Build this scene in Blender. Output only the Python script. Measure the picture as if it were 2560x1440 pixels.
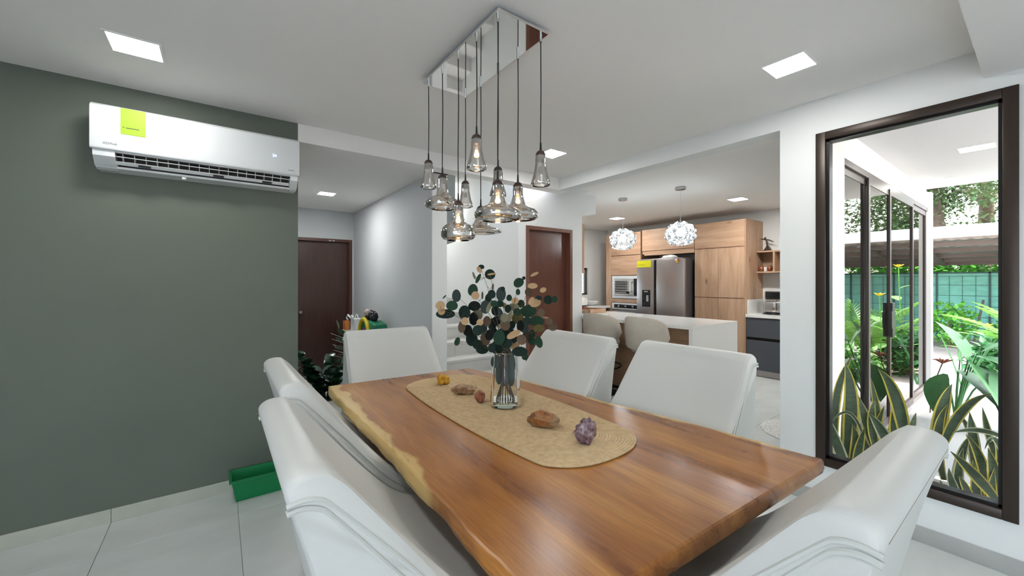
import bpy, bmesh, math, random
from mathutils import Vector, Matrix, noise

random.seed(7)
for o in list(bpy.data.objects):
    bpy.data.objects.remove(o)
scene = bpy.context.scene
C = scene.collection

# ------------------------------------------------------------------ camera
CAM_H, FPX, HORIZ = 1.45, 993.0, 704.0
YAW = math.radians(53.63)                     # heading, measured from +X
cam_d = bpy.data.cameras.new('camera')
cam = bpy.data.objects.new('camera', cam_d)
C.objects.link(cam)
cam.location = (0, 0, CAM_H)
cam.rotation_euler = (math.radians(90), 0, YAW - math.pi / 2)
cam_d.sensor_width = 36.0
cam_d.lens = FPX / 2560 * 36.0
cam_d.shift_y = -(720 - HORIZ) / 2560
cam_d.clip_start = 0.02
cam_d.clip_end = 300
scene.camera = cam

# ------------------------------------------------------------------ world, exposure
world = bpy.data.worlds.new('sky')
scene.world = world
world.use_nodes = True
wn = world.node_tree
wn.nodes.clear()
w_out = wn.nodes.new('ShaderNodeOutputWorld')
w_bg = wn.nodes.new('ShaderNodeBackground')
w_sky = wn.nodes.new('ShaderNodeTexSky')
w_sky.sky_type = 'NISHITA'
w_sky.sun_disc = False
w_sky.sun_elevation = math.radians(58)
w_sky.sun_rotation = math.radians(140)
w_sky.air_density = 1.0
w_sky.dust_density = 4.0
w_sky.ozone_density = 1.0
w_mix = wn.nodes.new('ShaderNodeMixRGB')
w_mix.inputs[0].default_value = 0.72            # thin bright overcast
w_mix.inputs[2].default_value = (0.42, 0.435, 0.45, 1)
wn.links.new(w_sky.outputs[0], w_mix.inputs[1])
wn.links.new(w_mix.outputs[0], w_bg.inputs[0])
w_bg.inputs[1].default_value = 2.4
wn.links.new(w_bg.outputs[0], w_out.inputs[0])

scene.view_settings.view_transform = 'Standard'
scene.view_settings.look = 'None'
scene.view_settings.gamma = 1.0
scene.view_settings.use_curve_mapping = False
scene.view_settings.exposure = 1.38

PANEL_EMIT = 30.0                               # dining ceiling light panels
PANEL_STRONG = 72.0                             # kitchen and hall panels, added stair fill

cy = scene.cycles
cy.max_bounces = 6
cy.diffuse_bounces = 4
cy.glossy_bounces = 4
cy.transmission_bounces = 4
cy.transparent_max_bounces = 12
cy.caustics_reflective = False
cy.caustics_refractive = False
cy.use_adaptive_sampling = True
cy.adaptive_threshold = .05
cy.sample_clamp_indirect = 6.0

# ------------------------------------------------------------------ helpers
_F = (math.cos(YAW), math.sin(YAW))
_R = (math.sin(YAW), -math.cos(YAW))


def ray(px, py):
    u = (px - 1280) / FPX
    return Vector((_F[0] + _R[0] * u, _F[1] + _R[1] * u, (HORIZ - py) / FPX))


def at(px, py, x=None, y=None, z=None):
    d = ray(px, py)
    t = x / d.x if x is not None else (y / d.y if y is not None else (z - CAM_H) / d.z)
    return Vector((0, 0, CAM_H)) + d * t


def chain_loc(o):
    v = Vector((0, 0, 0))
    while o is not None:
        v += o.location
        o = o.parent
    return v


class MB:
    """collects geometry in world (or local) coordinates, builds ONE mesh object"""

    def __init__(s):
        s.v, s.f, s.m = [], [], []

    def add(s, vs, fs, mi=0):
        b = len(s.v)
        s.v += [tuple(v) for v in vs]
        s.f += [tuple(b + i for i in f) for f in fs]
        s.m += [mi] * len(fs)
        return s

    def box(s, x0, x1, y0, y1, z0, z1, bev=0.0, mi=0, seg=2):
        if x0 > x1: x0, x1 = x1, x0
        if y0 > y1: y0, y1 = y1, y0
        if z0 > z1: z0, z1 = z1, z0
        if bev <= 0:
            vs = [(x, y, z) for z in (z0, z1) for y in (y0, y1) for x in (x0, x1)]
            return s.add(vs, [(0, 2, 3, 1), (4, 5, 7, 6), (0, 1, 5, 4), (2, 6, 7, 3), (0, 4, 6, 2), (1, 3, 7, 5)], mi)
        bm = bmesh.new()
        bmesh.ops.create_cube(bm, size=1)
        for v in bm.verts:
            v.co = ((x0 + x1) / 2 + v.co.x * (x1 - x0), (y0 + y1) / 2 + v.co.y * (y1 - y0), (z0 + z1) / 2 + v.co.z * (z1 - z0))
        bmesh.ops.bevel(bm, geom=list(bm.edges), offset=min(bev, .49 * min(x1 - x0, y1 - y0, z1 - z0)), segments=seg, affect='EDGES', profile=.5)
        return s.bm(bm, mi)

    def bm(s, bm, mi=0):
        bm.verts.index_update()
        s.add([v.co[:] for v in bm.verts], [[v.index for v in f.verts] for f in bm.faces], mi)
        bm.free()
        return s

    def lathe(s, prof, cx=0, cy=0, cz=0, n=32, mi=0, close=False):
        vs, fs = [], []
        for r, z in prof:
            for i in range(n):
                a = 2 * math.pi * i / n
                vs.append((cx + r * math.cos(a), cy + r * math.sin(a), cz + z))
        m = len(prof)
        for j in range(m if close else m - 1):
            j2 = (j + 1) % m
            for i in range(n):
                fs.append((j * n + i, j * n + (i + 1) % n, j2 * n + (i + 1) % n, j2 * n + i))
        return s.add(vs, fs, mi)

    def tube(s, pts, r, n=8, mi=0, cap=True, closed=False):
        pts = [Vector(p) for p in pts]
        rs = r if isinstance(r, (list, tuple)) else [r] * len(pts)
        vs, fs = [], []
        up = None
        N = len(pts)
        for k, p in enumerate(pts):
            if closed:
                t = pts[(k + 1) % N] - pts[k - 1]
            else:
                t = pts[min(k + 1, N - 1)] - pts[max(k - 1, 0)]
            if t.length < 1e-9: t = Vector((0, 0, 1))
            t.normalize()
            if up is None:
                up = Vector((0, 0, 1)) if abs(t.z) < .9 else Vector((1, 0, 0))
            a = t.cross(up)
            if a.length < 1e-6: a = t.orthogonal()
            a.normalize()
            b = a.cross(t).normalized()
            up = b
            for i in range(n):
                an = 2 * math.pi * i / n
                vs.append(p + (a * math.cos(an) + b * math.sin(an)) * rs[k])
        for k in range(N if closed else N - 1):
            k2 = (k + 1) % N
            for i in range(n):
                fs.append((k * n + i, k2 * n + i, k2 * n + (i + 1) % n, k * n + (i + 1) % n))
        if cap and not closed:
            fs.append(tuple(range(n)))
            fs.append(tuple(reversed(range((N - 1) * n, N * n))))
        return s.add(vs, fs, mi)

    def prism(s, poly, axis, a0, a1, mi=0, bev=0, seg=2):
        """polygon extruded along an axis; poly in the two other coordinates, in xyz order"""
        def mk(p, a):
            return (a, p[0], p[1]) if axis == 'x' else ((p[0], a, p[1]) if axis == 'y' else (p[0], p[1], a))
        n = len(poly)
        vs = [mk(p, a0) for p in poly] + [mk(p, a1) for p in poly]
        fs = [tuple(range(n)), tuple(reversed(range(n, 2 * n)))] + [(i, i + n, (i + 1) % n + n, (i + 1) % n) for i in range(n)]
        if bev <= 0:
            return s.add(vs, fs, mi)
        bm = bmesh.new()
        bv = [bm.verts.new(v) for v in vs]
        for f in fs: bm.faces.new([bv[i] for i in f])
        bmesh.ops.recalc_face_normals(bm, faces=bm.faces)
        ed = [e for e in bm.edges if len(e.link_faces) == 2 and e.calc_face_angle(0) > .6]
        bmesh.ops.bevel(bm, geom=ed, offset=bev, segments=seg, affect='EDGES', profile=.5)
        return s.bm(bm, mi)

    def build(s, name, mats, parent=None, smooth=False, local=False, origin=None):
        me = bpy.data.meshes.new(name)
        if parent is not None:
            off = Vector((0, 0, 0)) if local else chain_loc(parent)
        elif origin is not None:
            off = Vector(origin)
        elif local:
            off = Vector((0, 0, 0))
        else:
            xs = [v[0] for v in s.v]; ys = [v[1] for v in s.v]; zs = [v[2] for v in s.v]
            off = Vector(((min(xs) + max(xs)) / 2, (min(ys) + max(ys)) / 2, min(zs)))
        me.from_pydata([(v[0] - off.x, v[1] - off.y, v[2] - off.z) for v in s.v], [], s.f)
        bm = bmesh.new(); bm.from_mesh(me)
        bmesh.ops.recalc_face_normals(bm, faces=bm.faces)
        bm.to_mesh(me); bm.free()
        if not isinstance(mats, (list, tuple)): mats = [mats]
        for m in mats: me.materials.append(m)
        if len(mats) > 1:
            for p, mi in zip(me.polygons, s.m): p.material_index = mi
        if smooth:
            for p in me.polygons: p.use_smooth = True
            if smooth != 'all':
                me.set_sharp_from_angle(angle=math.radians(38 if smooth is True else smooth))
        o = bpy.data.objects.new(name, me)
        C.objects.link(o)
        if parent is not None: o.parent = parent
        else: o.location = off
        return o


def tag(o, label=None, cat=None, group=None, kind=None):
    if label: o['label'] = label
    if cat: o['category'] = cat
    if group: o['group'] = group
    if kind: o['kind'] = kind
    return o


def struct(o, label=None):
    o['kind'] = 'structure'
    if label: o['label'] = label
    return o


def thing(name, loc, label, cat, group=None, rz=0):
    o = bpy.data.objects.new(name, None)
    o.empty_display_size = .1
    C.objects.link(o)
    o.location = loc
    o.rotation_euler = (0, 0, rz)
    return tag(o, label, cat, group)


def inst(src, name, parent=None, loc=(0, 0, 0), rot=(0, 0, 0), scale=(1, 1, 1)):
    o = bpy.data.objects.new(name, src.data)
    C.objects.link(o)
    o.parent = parent
    o.location, o.rotation_euler, o.scale = loc, rot, scale
    return o


def copy_tree(o, parent=None):
    c = o.copy()
    C.objects.link(c)
    c.parent = parent
    for ch in list(o.children):
        copy_tree(ch, c)
    return c


def box(name, m, x0, x1, y0, y1, z0, z1, parent=None, bev=0.0):
    return MB().box(x0, x1, y0, y1, z0, z1, bev).build(name, m, parent, smooth=bev > 0)


def text_mesh(name, body, size, m, parent, loc, rot, ext=.0006):
    cu = bpy.data.curves.new(name, 'FONT')
    cu.body = body; cu.size = size; cu.extrude = ext
    cu.align_x = 'CENTER'; cu.align_y = 'CENTER'
    t = bpy.data.objects.new(name + '_curve', cu)
    C.objects.link(t)
    dg = bpy.context.evaluated_depsgraph_get()
    me = bpy.data.meshes.new_from_object(t.evaluated_get(dg))
    bpy.data.objects.remove(t)
    me.materials.clear(); me.materials.append(m)
    o = bpy.data.objects.new(name, me)
    C.objects.link(o)
    o.parent = parent
    o.location, o.rotation_euler = loc, rot
    return o


# ------------------------------------------------------------------ materials
def new_mat(name):
    m = bpy.data.materials.new(name)
    m.use_nodes = True
    nt = m.node_tree
    b = nt.nodes['Principled BSDF']
    return m, nt, b


def rgb(c):
    return (c[0], c[1], c[2], 1)


def mat(name, col, rough=.5, metal=0, spec=None, var=0.0, vscale=6, vstretch=(1, 1, 1), bump=0.0, bscale=80, coat=0, emit=None, estr=0):
    m, nt, b = new_mat(name)
    b.inputs['Base Color'].default_value = rgb(col)
    b.inputs['Roughness'].default_value = rough
    b.inputs['Metallic'].default_value = metal
    if spec is not None: b.inputs['Specular IOR Level'].default_value = spec
    if coat: b.inputs['Coat Weight'].default_value = coat; b.inputs['Coat Roughness'].default_value = .08
    if emit:
        b.inputs['Emission Color'].default_value = rgb(emit)
        b.inputs['Emission Strength'].default_value = estr
    tc = nt.nodes.new('ShaderNodeTexCoord')
    if var > 0:
        mp = nt.nodes.new('ShaderNodeMapping'); mp.inputs['Scale'].default_value = vstretch
        nz = nt.nodes.new('ShaderNodeTexNoise'); nz.inputs['Scale'].default_value = vscale; nz.inputs['Detail'].default_value = 4
        cr = nt.nodes.new('ShaderNodeValToRGB')
        cr.color_ramp.elements[0].position = .3; cr.color_ramp.elements[1].position = .7
        cr.color_ramp.elements[0].color = rgb([max(0, c * (1 - var)) for c in col])
        cr.color_ramp.elements[1].color = rgb([min(1, c * (1 + var)) for c in col])
        nt.links.new(tc.outputs['Object'], mp.inputs[0]); nt.links.new(mp.outputs[0], nz.inputs['Vector'])
        nt.links.new(nz.outputs[0], cr.inputs[0]); nt.links.new(cr.outputs[0], b.inputs['Base Color'])
    if bump > 0:
        n2 = nt.nodes.new('ShaderNodeTexNoise'); n2.inputs['Scale'].default_value = bscale; n2.inputs['Detail'].default_value = 5
        bp = nt.nodes.new('ShaderNodeBump'); bp.inputs['Strength'].default_value = bump; bp.inputs['Distance'].default_value = .004
        nt.links.new(tc.outputs['Object'], n2.inputs['Vector'])
        nt.links.new(n2.outputs[0], bp.inputs['Height']); nt.links.new(bp.outputs[0], b.inputs['Normal'])
    return m


def emit_mat(name, col, s):
    m = bpy.data.materials.new(name); m.use_nodes = True
    nt = m.node_tree; nt.nodes.clear()
    o = nt.nodes.new('ShaderNodeOutputMaterial'); e = nt.nodes.new('ShaderNodeEmission')
    e.inputs[0].default_value = rgb(col); e.inputs[1].default_value = s
    nt.links.new(e.outputs[0], o.inputs[0])
    return m


def thin_glass(name, tint, ior=1.5, base=0.0, gloss=(1, 1, 1), rough=.01):
    """thin pane: transparent + mirror reflection by Fresnel, plus a constant coating share"""
    m = bpy.data.materials.new(name); m.use_nodes = True
    nt = m.node_tree; nt.nodes.clear()
    o = nt.nodes.new('ShaderNodeOutputMaterial')
    t = nt.nodes.new('ShaderNodeBsdfTransparent'); t.inputs[0].default_value = rgb(tint)
    g = nt.nodes.new('ShaderNodeBsdfGlossy'); g.inputs[0].default_value = rgb(gloss); g.inputs['Roughness'].default_value = rough
    fr = nt.nodes.new('ShaderNodeFresnel'); fr.inputs[0].default_value = ior
    ma = nt.nodes.new('ShaderNodeMath'); ma.operation = 'MULTIPLY_ADD'; ma.use_clamp = True
    ma.inputs[1].default_value = 1 - base; ma.inputs[2].default_value = base
    mx = nt.nodes.new('ShaderNodeMixShader')
    nt.links.new(fr.outputs[0], ma.inputs[0]); nt.links.new(ma.outputs[0], mx.inputs[0])
    nt.links.new(t.outputs[0], mx.inputs[1]); nt.links.new(g.outputs[0], mx.inputs[2])
    nt.links.new(mx.outputs[0], o.inputs[0])
    return m


def wood(name, stops, along='y', scale=3.0, stretch=9.0, rough=.45, knots=True, coat=0, ring=3.0):
    m, nt, b = new_mat(name)
    tc = nt.nodes.new('ShaderNodeTexCoord')
    mp = nt.nodes.new('ShaderNodeMapping')
    sc = [stretch] * 3
    sc['xyz'.index(along)] = 1.0
    mp.inputs['Scale'].default_value = sc
    nz = nt.nodes.new('ShaderNodeTexNoise'); nz.inputs['Scale'].default_value = scale; nz.inputs['Detail'].default_value = 7
    nz.inputs['Roughness'].default_value = .62; nz.inputs['Distortion'].default_value = .6
    cr = nt.nodes.new('ShaderNodeValToRGB')
    while len(cr.color_ramp.elements) < len(stops): cr.color_ramp.elements.new(.5)
    for e, (p, c) in zip(cr.color_ramp.elements, stops): e.position = p; e.color = rgb(c)
    nt.links.new(tc.outputs['Object'], mp.inputs[0]); nt.links.new(mp.outputs[0], nz.inputs['Vector'])
    nt.links.new(nz.outputs[0], cr.inputs[0])
    col = cr.outputs[0]
    if knots:
        mp2 = nt.nodes.new('ShaderNodeMapping'); s2 = [2.6] * 3; s2['xyz'.index(along)] = 1.2; mp2.inputs['Scale'].default_value = s2
        vo = nt.nodes.new('ShaderNodeTexVoronoi'); vo.inputs['Scale'].default_value = 1.6
        r2 = nt.nodes.new('ShaderNodeValToRGB')
        r2.color_ramp.elements[0].position = .02; r2.color_ramp.elements[0].color = (.42, .36, .32, 1)
        r2.color_ramp.elements[1].position = .13; r2.color_ramp.elements[1].color = (1, 1, 1, 1)
        mu = nt.nodes.new('ShaderNodeMixRGB'); mu.blend_type = 'MULTIPLY'; mu.inputs[0].default_value = 1
        nt.links.new(tc.outputs['Object'], mp2.inputs[0]); nt.links.new(mp2.outputs[0], vo.inputs['Vector'])
        nt.links.new(vo.outputs['Distance'], r2.inputs[0])
        nt.links.new(col, mu.inputs[1]); nt.links.new(r2.outputs[0], mu.inputs[2])
        col = mu.outputs[0]
    nt.links.new(col, b.inputs['Base Color'])
    b.inputs['Roughness'].default_value = rough
    if coat: b.inputs['Coat Weight'].default_value = coat; b.inputs['Coat Roughness'].default_value = .12
    return m


M = {}
M['white'] = mat('white_wall_paint', (.80, .82, .81), .75, bump=.03, bscale=220)
M['ceil'] = mat('white_ceiling_paint', (.88, .865, .84), .8)
M['green_wall'] = mat('olive_grey_wall_paint', (.118, .140, .110), .55, var=.05, vscale=1.3)
M['grey_wall'] = mat('pale_grey_wall', (.55, .575, .59), .65)  # one even pale grey for the hall walls
M['tile'] = mat('pale_stone_tile', (.64, .67, .65), .26, var=.06, vscale=2.2, vstretch=(1, 2.2, 1), spec=.5)
M['grout'] = mat('grey_grout', (.30, .31, .30), .8)
M['skirt'] = mat('beige_stone_skirting', (.47, .49, .42), .4, var=.08, vscale=5)
M['skirt_grey'] = mat('grey_stone_skirting', (.42, .42, .40), .4, var=.05, vscale=5)
M['stair'] = mat('stair_tile', (.60, .60, .58), .4, var=.05, vscale=4)
M['frame'] = mat('dark_bronze_aluminium', (.040, .027, .020), .38, metal=.35)
M['frame2'] = mat('dark_brown_aluminium', (.055, .037, .034), .4, metal=.3)
M['pane'] = thin_glass('clear_window_glass', (.97, .98, .975), 1.33, 0.0)
M['solar'] = thin_glass('reflective_tinted_glass', (.72, .69, .66), 2.0, .14, (.92, .89, .86))
M['panel_light'] = emit_mat('light_panel_diffuser', (1, .985, .96), PANEL_EMIT)
M['panel_strong'] = emit_mat('strong_light_panel_diffuser', (1, .985, .96), PANEL_STRONG)
M['panel_rim'] = mat('white_light_rim', (.85, .85, .84), .4)
M['leather'] = mat('white_leatherette', (.61, .62, .595), .38, bump=.10, bscale=380, spec=.45)
M['piping'] = mat('white_leatherette_piping', (.58, .60, .57), .4)
M['seam'] = mat('brown_seam_thread', (.30, .22, .18), .7)
M['black_metal'] = mat('black_metal', (.012, .012, .012), .4, metal=.4)
M['dark_wood'] = wood('dark_reddish_door_wood', [(.25, (.030, .011, .008)), (.75, (.062, .022, .014))], 'z', 3, 14, .35, False, .3)
M['red_wood'] = wood('reddish_brown_door_wood', [(.25, (.10, .032, .018)), (.75, (.15, .052, .030))], 'z', 3, 14, .35, False, .3)
M['door_frame'] = wood('reddish_door_frame_wood', [(.25, (.13, .05, .03)), (.75, (.20, .085, .055))], 'z', 3, 12, .4, False)
M['dframe2'] = wood('dark_door_frame_wood', [(.25, (.06, .022, .015)), (.75, (.10, .04, .028))], 'z', 3, 12, .4, False)
M['oak'] = wood('knotty_oak_laminate', [(.25, (.33, .195, .115)), (.5, (.46, .295, .19)), (.78, (.56, .385, .265))], 'y', 1.5, 9, .5)
M['oak_v'] = wood('knotty_oak_laminate_upright', [(.25, (.33, .195, .115)), (.5, (.46, .295, .19)), (.78, (.56, .385, .265))], 'z', 1.5, 9, .5)
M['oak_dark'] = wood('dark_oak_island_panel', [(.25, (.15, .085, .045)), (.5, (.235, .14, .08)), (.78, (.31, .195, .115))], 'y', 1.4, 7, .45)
M['quartz'] = mat('white_quartz', (.82, .83, .80), .15, spec=.5)
M['anthracite'] = mat('anthracite_drawer_front', (.068, .076, .09), .5)
M['dark_gap'] = mat('dark_void', (.01, .009, .009), .8)
M['steel'] = mat('brushed_steel', (.44, .42, .42), .33, metal=.9)
M['steel_dark'] = mat('dark_steel_side', (.10, .09, .088), .45, metal=.4)
M['steel_bright'] = mat('bright_steel', (.72, .71, .70), .18, metal=1.0)
M['chrome'] = mat('polished_chrome', (.78, .77, .76), .03, metal=1.0)
M['black_gloss'] = mat('black_gloss_plastic', (.008, .009, .012), .12)
M['white_plastic'] = mat('white_glossy_plastic', (.72, .75, .76), .22, spec=.5)
M['grey_plastic'] = mat('grey_plastic', (.30, .33, .35), .45)
M['sticker'] = mat('lime_energy_sticker', (.30, .46, .004), .5)
M['sticker_y'] = mat('yellow_energy_sticker', (.56, .54, .006), .5)
M['sticker_ink'] = mat('dark_green_ink', (.06, .12, .01), .6)
M['logo'] = mat('grey_logo_print', (.22, .26, .28), .5)
M['lcd'] = emit_mat('blue_display_digits', (.35, .45, 1), 1.6)
M['smoke_glass'] = thin_glass('smoked_mirror_glass', (.80, .785, .755), 1.55, .50, (.95, .93, .90), .012)
M['wood_cap'] = mat('dark_walnut_cap', (.055, .032, .022), .35)
M['cord'] = mat('black_cord', (.012, .011, .012), .6)
M['warm_bulb'] = emit_mat('warm_bulb', (1, .48, .15), 9)
M['bulb_off'] = mat('unlit_bulb_glass', (.55, .52, .48), .25)
M['cool_bulb'] = emit_mat('cool_bulb', (.93, .97, 1), 20)
M['vase'] = thin_glass('clear_vase_glass', (.965, .98, .972), 1.22, .02)
M['vase_base'] = thin_glass('thick_green_tinted_glass', (.84, .92, .88), 1.3, .06)
M['stem'] = mat('brown_stem', (.085, .06, .05), .6)
for k, c in dict(dark=(.014, .030, .024), green=(.020, .052, .032), grey=(.046, .068, .065), tan=(.50, .34, .19), pale=(.20, .19, .125), brown=(.125, .088, .058), olive=(.13, .11, .038), black=(.009, .014, .013)).items():
    M['leaf_' + k] = mat('eucalyptus_leaf_' + k, c, .7, spec=.15, var=.18, vscale=30)
M['jute'] = mat('woven_jute', (.60, .445, .255), .9, var=.14, vscale=45, bump=.5, bscale=260)
M['green_plastic'] = mat('green_plastic', (.004, .20, .062), .35)
M['suede'] = mat('beige_suede', (.50, .455, .39), .85, var=.07, vscale=9, bump=.05, bscale=200)
M['terrace'] = mat('terrace_white_tile', (.80, .79, .77), .4)
M['soil'] = mat('dark_soil', (.05, .036, .024), .95, var=.3, vscale=20, bump=.8, bscale=40)
M['ground'] = mat('sandy_ground', (.36, .29, .23), .95, var=.18, vscale=1.5, bump=.4, bscale=12)
M['snake_mid'] = mat('snake_plant_green', (.050, .085, .038), .38, var=.35, vscale=22, vstretch=(1, 1, 3))
M['snake_edge'] = mat('snake_plant_yellow_margin', (.58, .47, .07), .42, var=.15, vscale=18)
M['snake_edge_pale'] = mat('snake_plant_pale_margin', (.52, .50, .30), .42, var=.1, vscale=18)
M['leaf_big'] = mat('broad_green_leaf', (.045, .19, .05), .6, var=.2, vscale=7)
M['leaf_bright'] = mat('bright_green_leaf', (.11, .36, .03), .4, var=.3, vscale=9)
M['palm'] = mat('palm_green_leaf', (.15, .36, .035), .4, var=.25, vscale=9)
M['zz'] = mat('dark_glossy_leaf', (.010, .050, .022), .25, var=.3, vscale=14)
M['zz_pale'] = mat('pale_green_leaf', (.075, .12, .055), .4, var=.2, vscale=14)
M['tree_leaf'] = mat('tree_foliage', (.11, .19, .060), .55, var=.55, vscale=2.2)
M['tree_leaf2'] = mat('tree_foliage_pale', (.18, .28, .10), .55, var=.5, vscale=2.2)
M['bark'] = mat('tree_bark', (.17, .115, .080), .9, var=.3, vscale=8, bump=.6, bscale=18)
M['shade_net'] = mat('green_shade_netting', (.17, .47, .36), .75, var=.14, vscale=4, vstretch=(1, 1, 3))
M['wire'] = mat('dark_green_wire', (.012, .06, .05), .6)
M['fascia'] = mat('white_fascia', (.85, .85, .86), .6)
M['roof_sheet'] = mat('grey_corrugated_sheet', (.46, .42, .39), .55, metal=.2, var=.15, vscale=3)
M['rust_beam'] = mat('dark_brown_steel_beam', (.11, .085, .07), .7)
M['yellow_petal'] = mat('yellow_petal', (.85, .58, .01), .5)
M['red_petal'] = mat('withered_red_petal', (.30, .085, .045), .7, var=.3, vscale=20)
M['bronze'] = mat('dark_bronze', (.07, .05, .035), .4, metal=.6)
M['copper'] = mat('copper_glaze', (.36, .12, .06), .22, metal=.4)
M['white_ceramic'] = mat('white_ceramic', (.82, .82, .80), .2)
M['amber'] = mat('amber_block', (.45, .15, .025), .5)
M['paper'] = mat('white_paper', (.80, .83, .84), .7)
for k, c in dict(purple=(.16, .005, .20), blue=(.01, .22, .48), teal=(.005, .20, .10), lime=(.30, .45, .12), orange=(.62, .30, .03), yellow=(.62, .50, .005), black=(.01, .01, .014), skin=(.62, .50, .45)).items():
    M['toy_' + k] = mat('toy_' + k, c, .4)


def stone_mat(name, cols, scale, rough=.7):
    m, nt, b = new_mat(name)
    tc = nt.nodes.new('ShaderNodeTexCoord')
    nz = nt.nodes.new('ShaderNodeTexNoise'); nz.inputs['Scale'].default_value = scale * 2.2; nz.inputs['Detail'].default_value = 8; nz.inputs['Roughness'].default_value = .65
    cr = nt.nodes.new('ShaderNodeValToRGB')
    while len(cr.color_ramp.elements) < len(cols): cr.color_ramp.elements.new(.5)
    for i, (e, c) in enumerate(zip(cr.color_ramp.elements, cols)):
        e.position = .3 + .4 * i / (len(cols) - 1); e.color = rgb(c)
    bp = nt.nodes.new('ShaderNodeBump'); bp.inputs['Strength'].default_value = .6; bp.inputs['Distance'].default_value = .006
    nt.links.new(tc.outputs['Object'], nz.inputs['Vector']); nt.links.new(nz.outputs[0], cr.inputs[0])
    nt.links.new(cr.outputs[0], b.inputs['Base Color']); nt.links.new(nz.outputs[0], bp.inputs['Height']); nt.links.new(bp.outputs[0], b.inputs['Normal'])
    b.inputs['Roughness'].default_value = rough
    return m


def table_wood():
    """live-edge slab: warm heartwood with flowing grain, pale sapwood along both long edges"""
    m, nt, b = new_mat('live_edge_slab_wood')
    L = nt.links
    N = nt.nodes.new
    tc = N('ShaderNodeTexCoord')
    mp = N('ShaderNodeMapping'); mp.inputs['Scale'].default_value = (7.0, 1.0, 7.0)
    L.new(tc.outputs['Object'], mp.inputs[0])
    n1 = N('ShaderNodeTexNoise'); n1.inputs['Scale'].default_value = .85; n1.inputs['Detail'].default_value = 7; n1.inputs['Distortion'].default_value = .9; n1.inputs['Roughness'].default_value = .55
    L.new(mp.outputs[0], n1.inputs['Vector'])
    cr = N('ShaderNodeValToRGB')
    stops = [(.32, (.20, .062, .010)), (.44, (.33, .122, .020)), (.55, (.425, .178, .034)), (.68, (.52, .25, .062))]
    while len(cr.color_ramp.elements) < len(stops): cr.color_ramp.elements.new(.5)
    for e, (p, c) in zip(cr.color_ramp.elements, stops): e.position = p; e.color = rgb(c)
    L.new(n1.outputs[0], cr.inputs[0])
    # fine pores
    mp2 = N('ShaderNodeMapping'); mp2.inputs['Scale'].default_value = (60, 3.0, 60)
    L.new(tc.outputs['Object'], mp2.inputs[0])
    n2 = N('ShaderNodeTexNoise'); n2.inputs['Scale'].default_value = 2.0; n2.inputs['Detail'].default_value = 3
    L.new(mp2.outputs[0], n2.inputs['Vector'])
    r2 = N('ShaderNodeValToRGB'); r2.color_ramp.elements[0].position = .35; r2.color_ramp.elements[0].color = (.80, .76, .72, 1); r2.color_ramp.elements[1].position = .6; r2.color_ramp.elements[1].color = (1, 1, 1, 1)
    L.new(n2.outputs[0], r2.inputs[0])
    mu = N('ShaderNodeMixRGB'); mu.blend_type = 'MULTIPLY'; mu.inputs[0].default_value = 1
    L.new(cr.outputs[0], mu.inputs[1]); L.new(r2.outputs[0], mu.inputs[2])
    # sapwood mask from the distance to the edges (object x), waved by noise along y
    sx = N('ShaderNodeSeparateXYZ'); L.new(tc.outputs['Object'], sx.inputs[0])
    n3 = N('ShaderNodeTexNoise'); n3.inputs['Scale'].default_value = 1.7; n3.inputs['Detail'].default_value = 3
    mp3 = N('ShaderNodeMapping'); mp3.inputs['Scale'].default_value = (.35, 1.3, .0)
    L.new(tc.outputs['Object'], mp3.inputs[0]); L.new(mp3.outputs[0], n3.inputs['Vector'])

    def math_(op, a, bb, clamp=False):
        x = N('ShaderNodeMath'); x.operation = op; x.use_clamp = clamp
        for i, v in enumerate((a, bb)):
            if isinstance(v, (int, float)): x.inputs[i].default_value = v
            else: L.new(v, x.inputs[i])
        return x.outputs[0]
    wav = math_('MULTIPLY', math_('SUBTRACT', n3.outputs[0], .5), .28)
    # left edge: x_obj + LX < width ; band widens away from the camera (+y)
    lw = math_('ADD', math_('MULTIPLY', math_('ADD', sx.outputs['Y'], .30), .050), .035)
    left = math_('SUBTRACT', math_('ADD', lw, wav), math_('ADD', sx.outputs['X'], .665))
    right_edge = math_('ADD', math_('MULTIPLY', sx.outputs['Y'], -.118), .565)
    right = math_('SUBTRACT', math_('ADD', math_('MULTIPLY', wav, .5), .045), math_('SUBTRACT', right_edge, sx.outputs['X']))
    mask = math_('MULTIPLY', math_('MAXIMUM', left, right), 60, True)
    sap = N('ShaderNodeValToRGB')
    sap.color_ramp.elements[0].position = .35; sap.color_ramp.elements[0].color = (.56, .36, .115, 1)
    sap.color_ramp.elements[1].position = .65; sap.color_ramp.elements[1].color = (.70, .50, .20, 1)
    L.new(n1.outputs[0], sap.inputs[0])
    mx = N('ShaderNodeMixRGB'); L.new(mask, mx.inputs[0]); L.new(mu.outputs[0], mx.inputs[1]); L.new(sap.outputs[0], mx.inputs[2])
    L.new(mx.outputs[0], b.inputs['Base Color'])
    rr = N('ShaderNodeMapRange'); rr.inputs['To Min'].default_value = .22; rr.inputs['To Max'].default_value = .36
    L.new(n1.outputs[0], rr.inputs['Value']); L.new(rr.outputs[0], b.inputs['Roughness'])
    b.inputs['Specular IOR Level'].default_value = .55
    return m


M['table'] = table_wood()


# ================================================================== STRUCTURE
GY, WX, CZ, SOF = 3.365, 3.15, 2.64, 2.505      # green wall plane, window wall plane, ceiling, beam bottom
WIN_Y0, WIN_Y1, WIN_Z0, WIN_Z1 = .093, .915, .262, 2.415
BX0, BY0 = -3.2, -4.6                           # back corner of the dining room (behind the camera)
KX1, KY0, KY1, KZ = 7.22, .96, 6.10, 2.62       # kitchen
TERR_Y = .96

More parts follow.
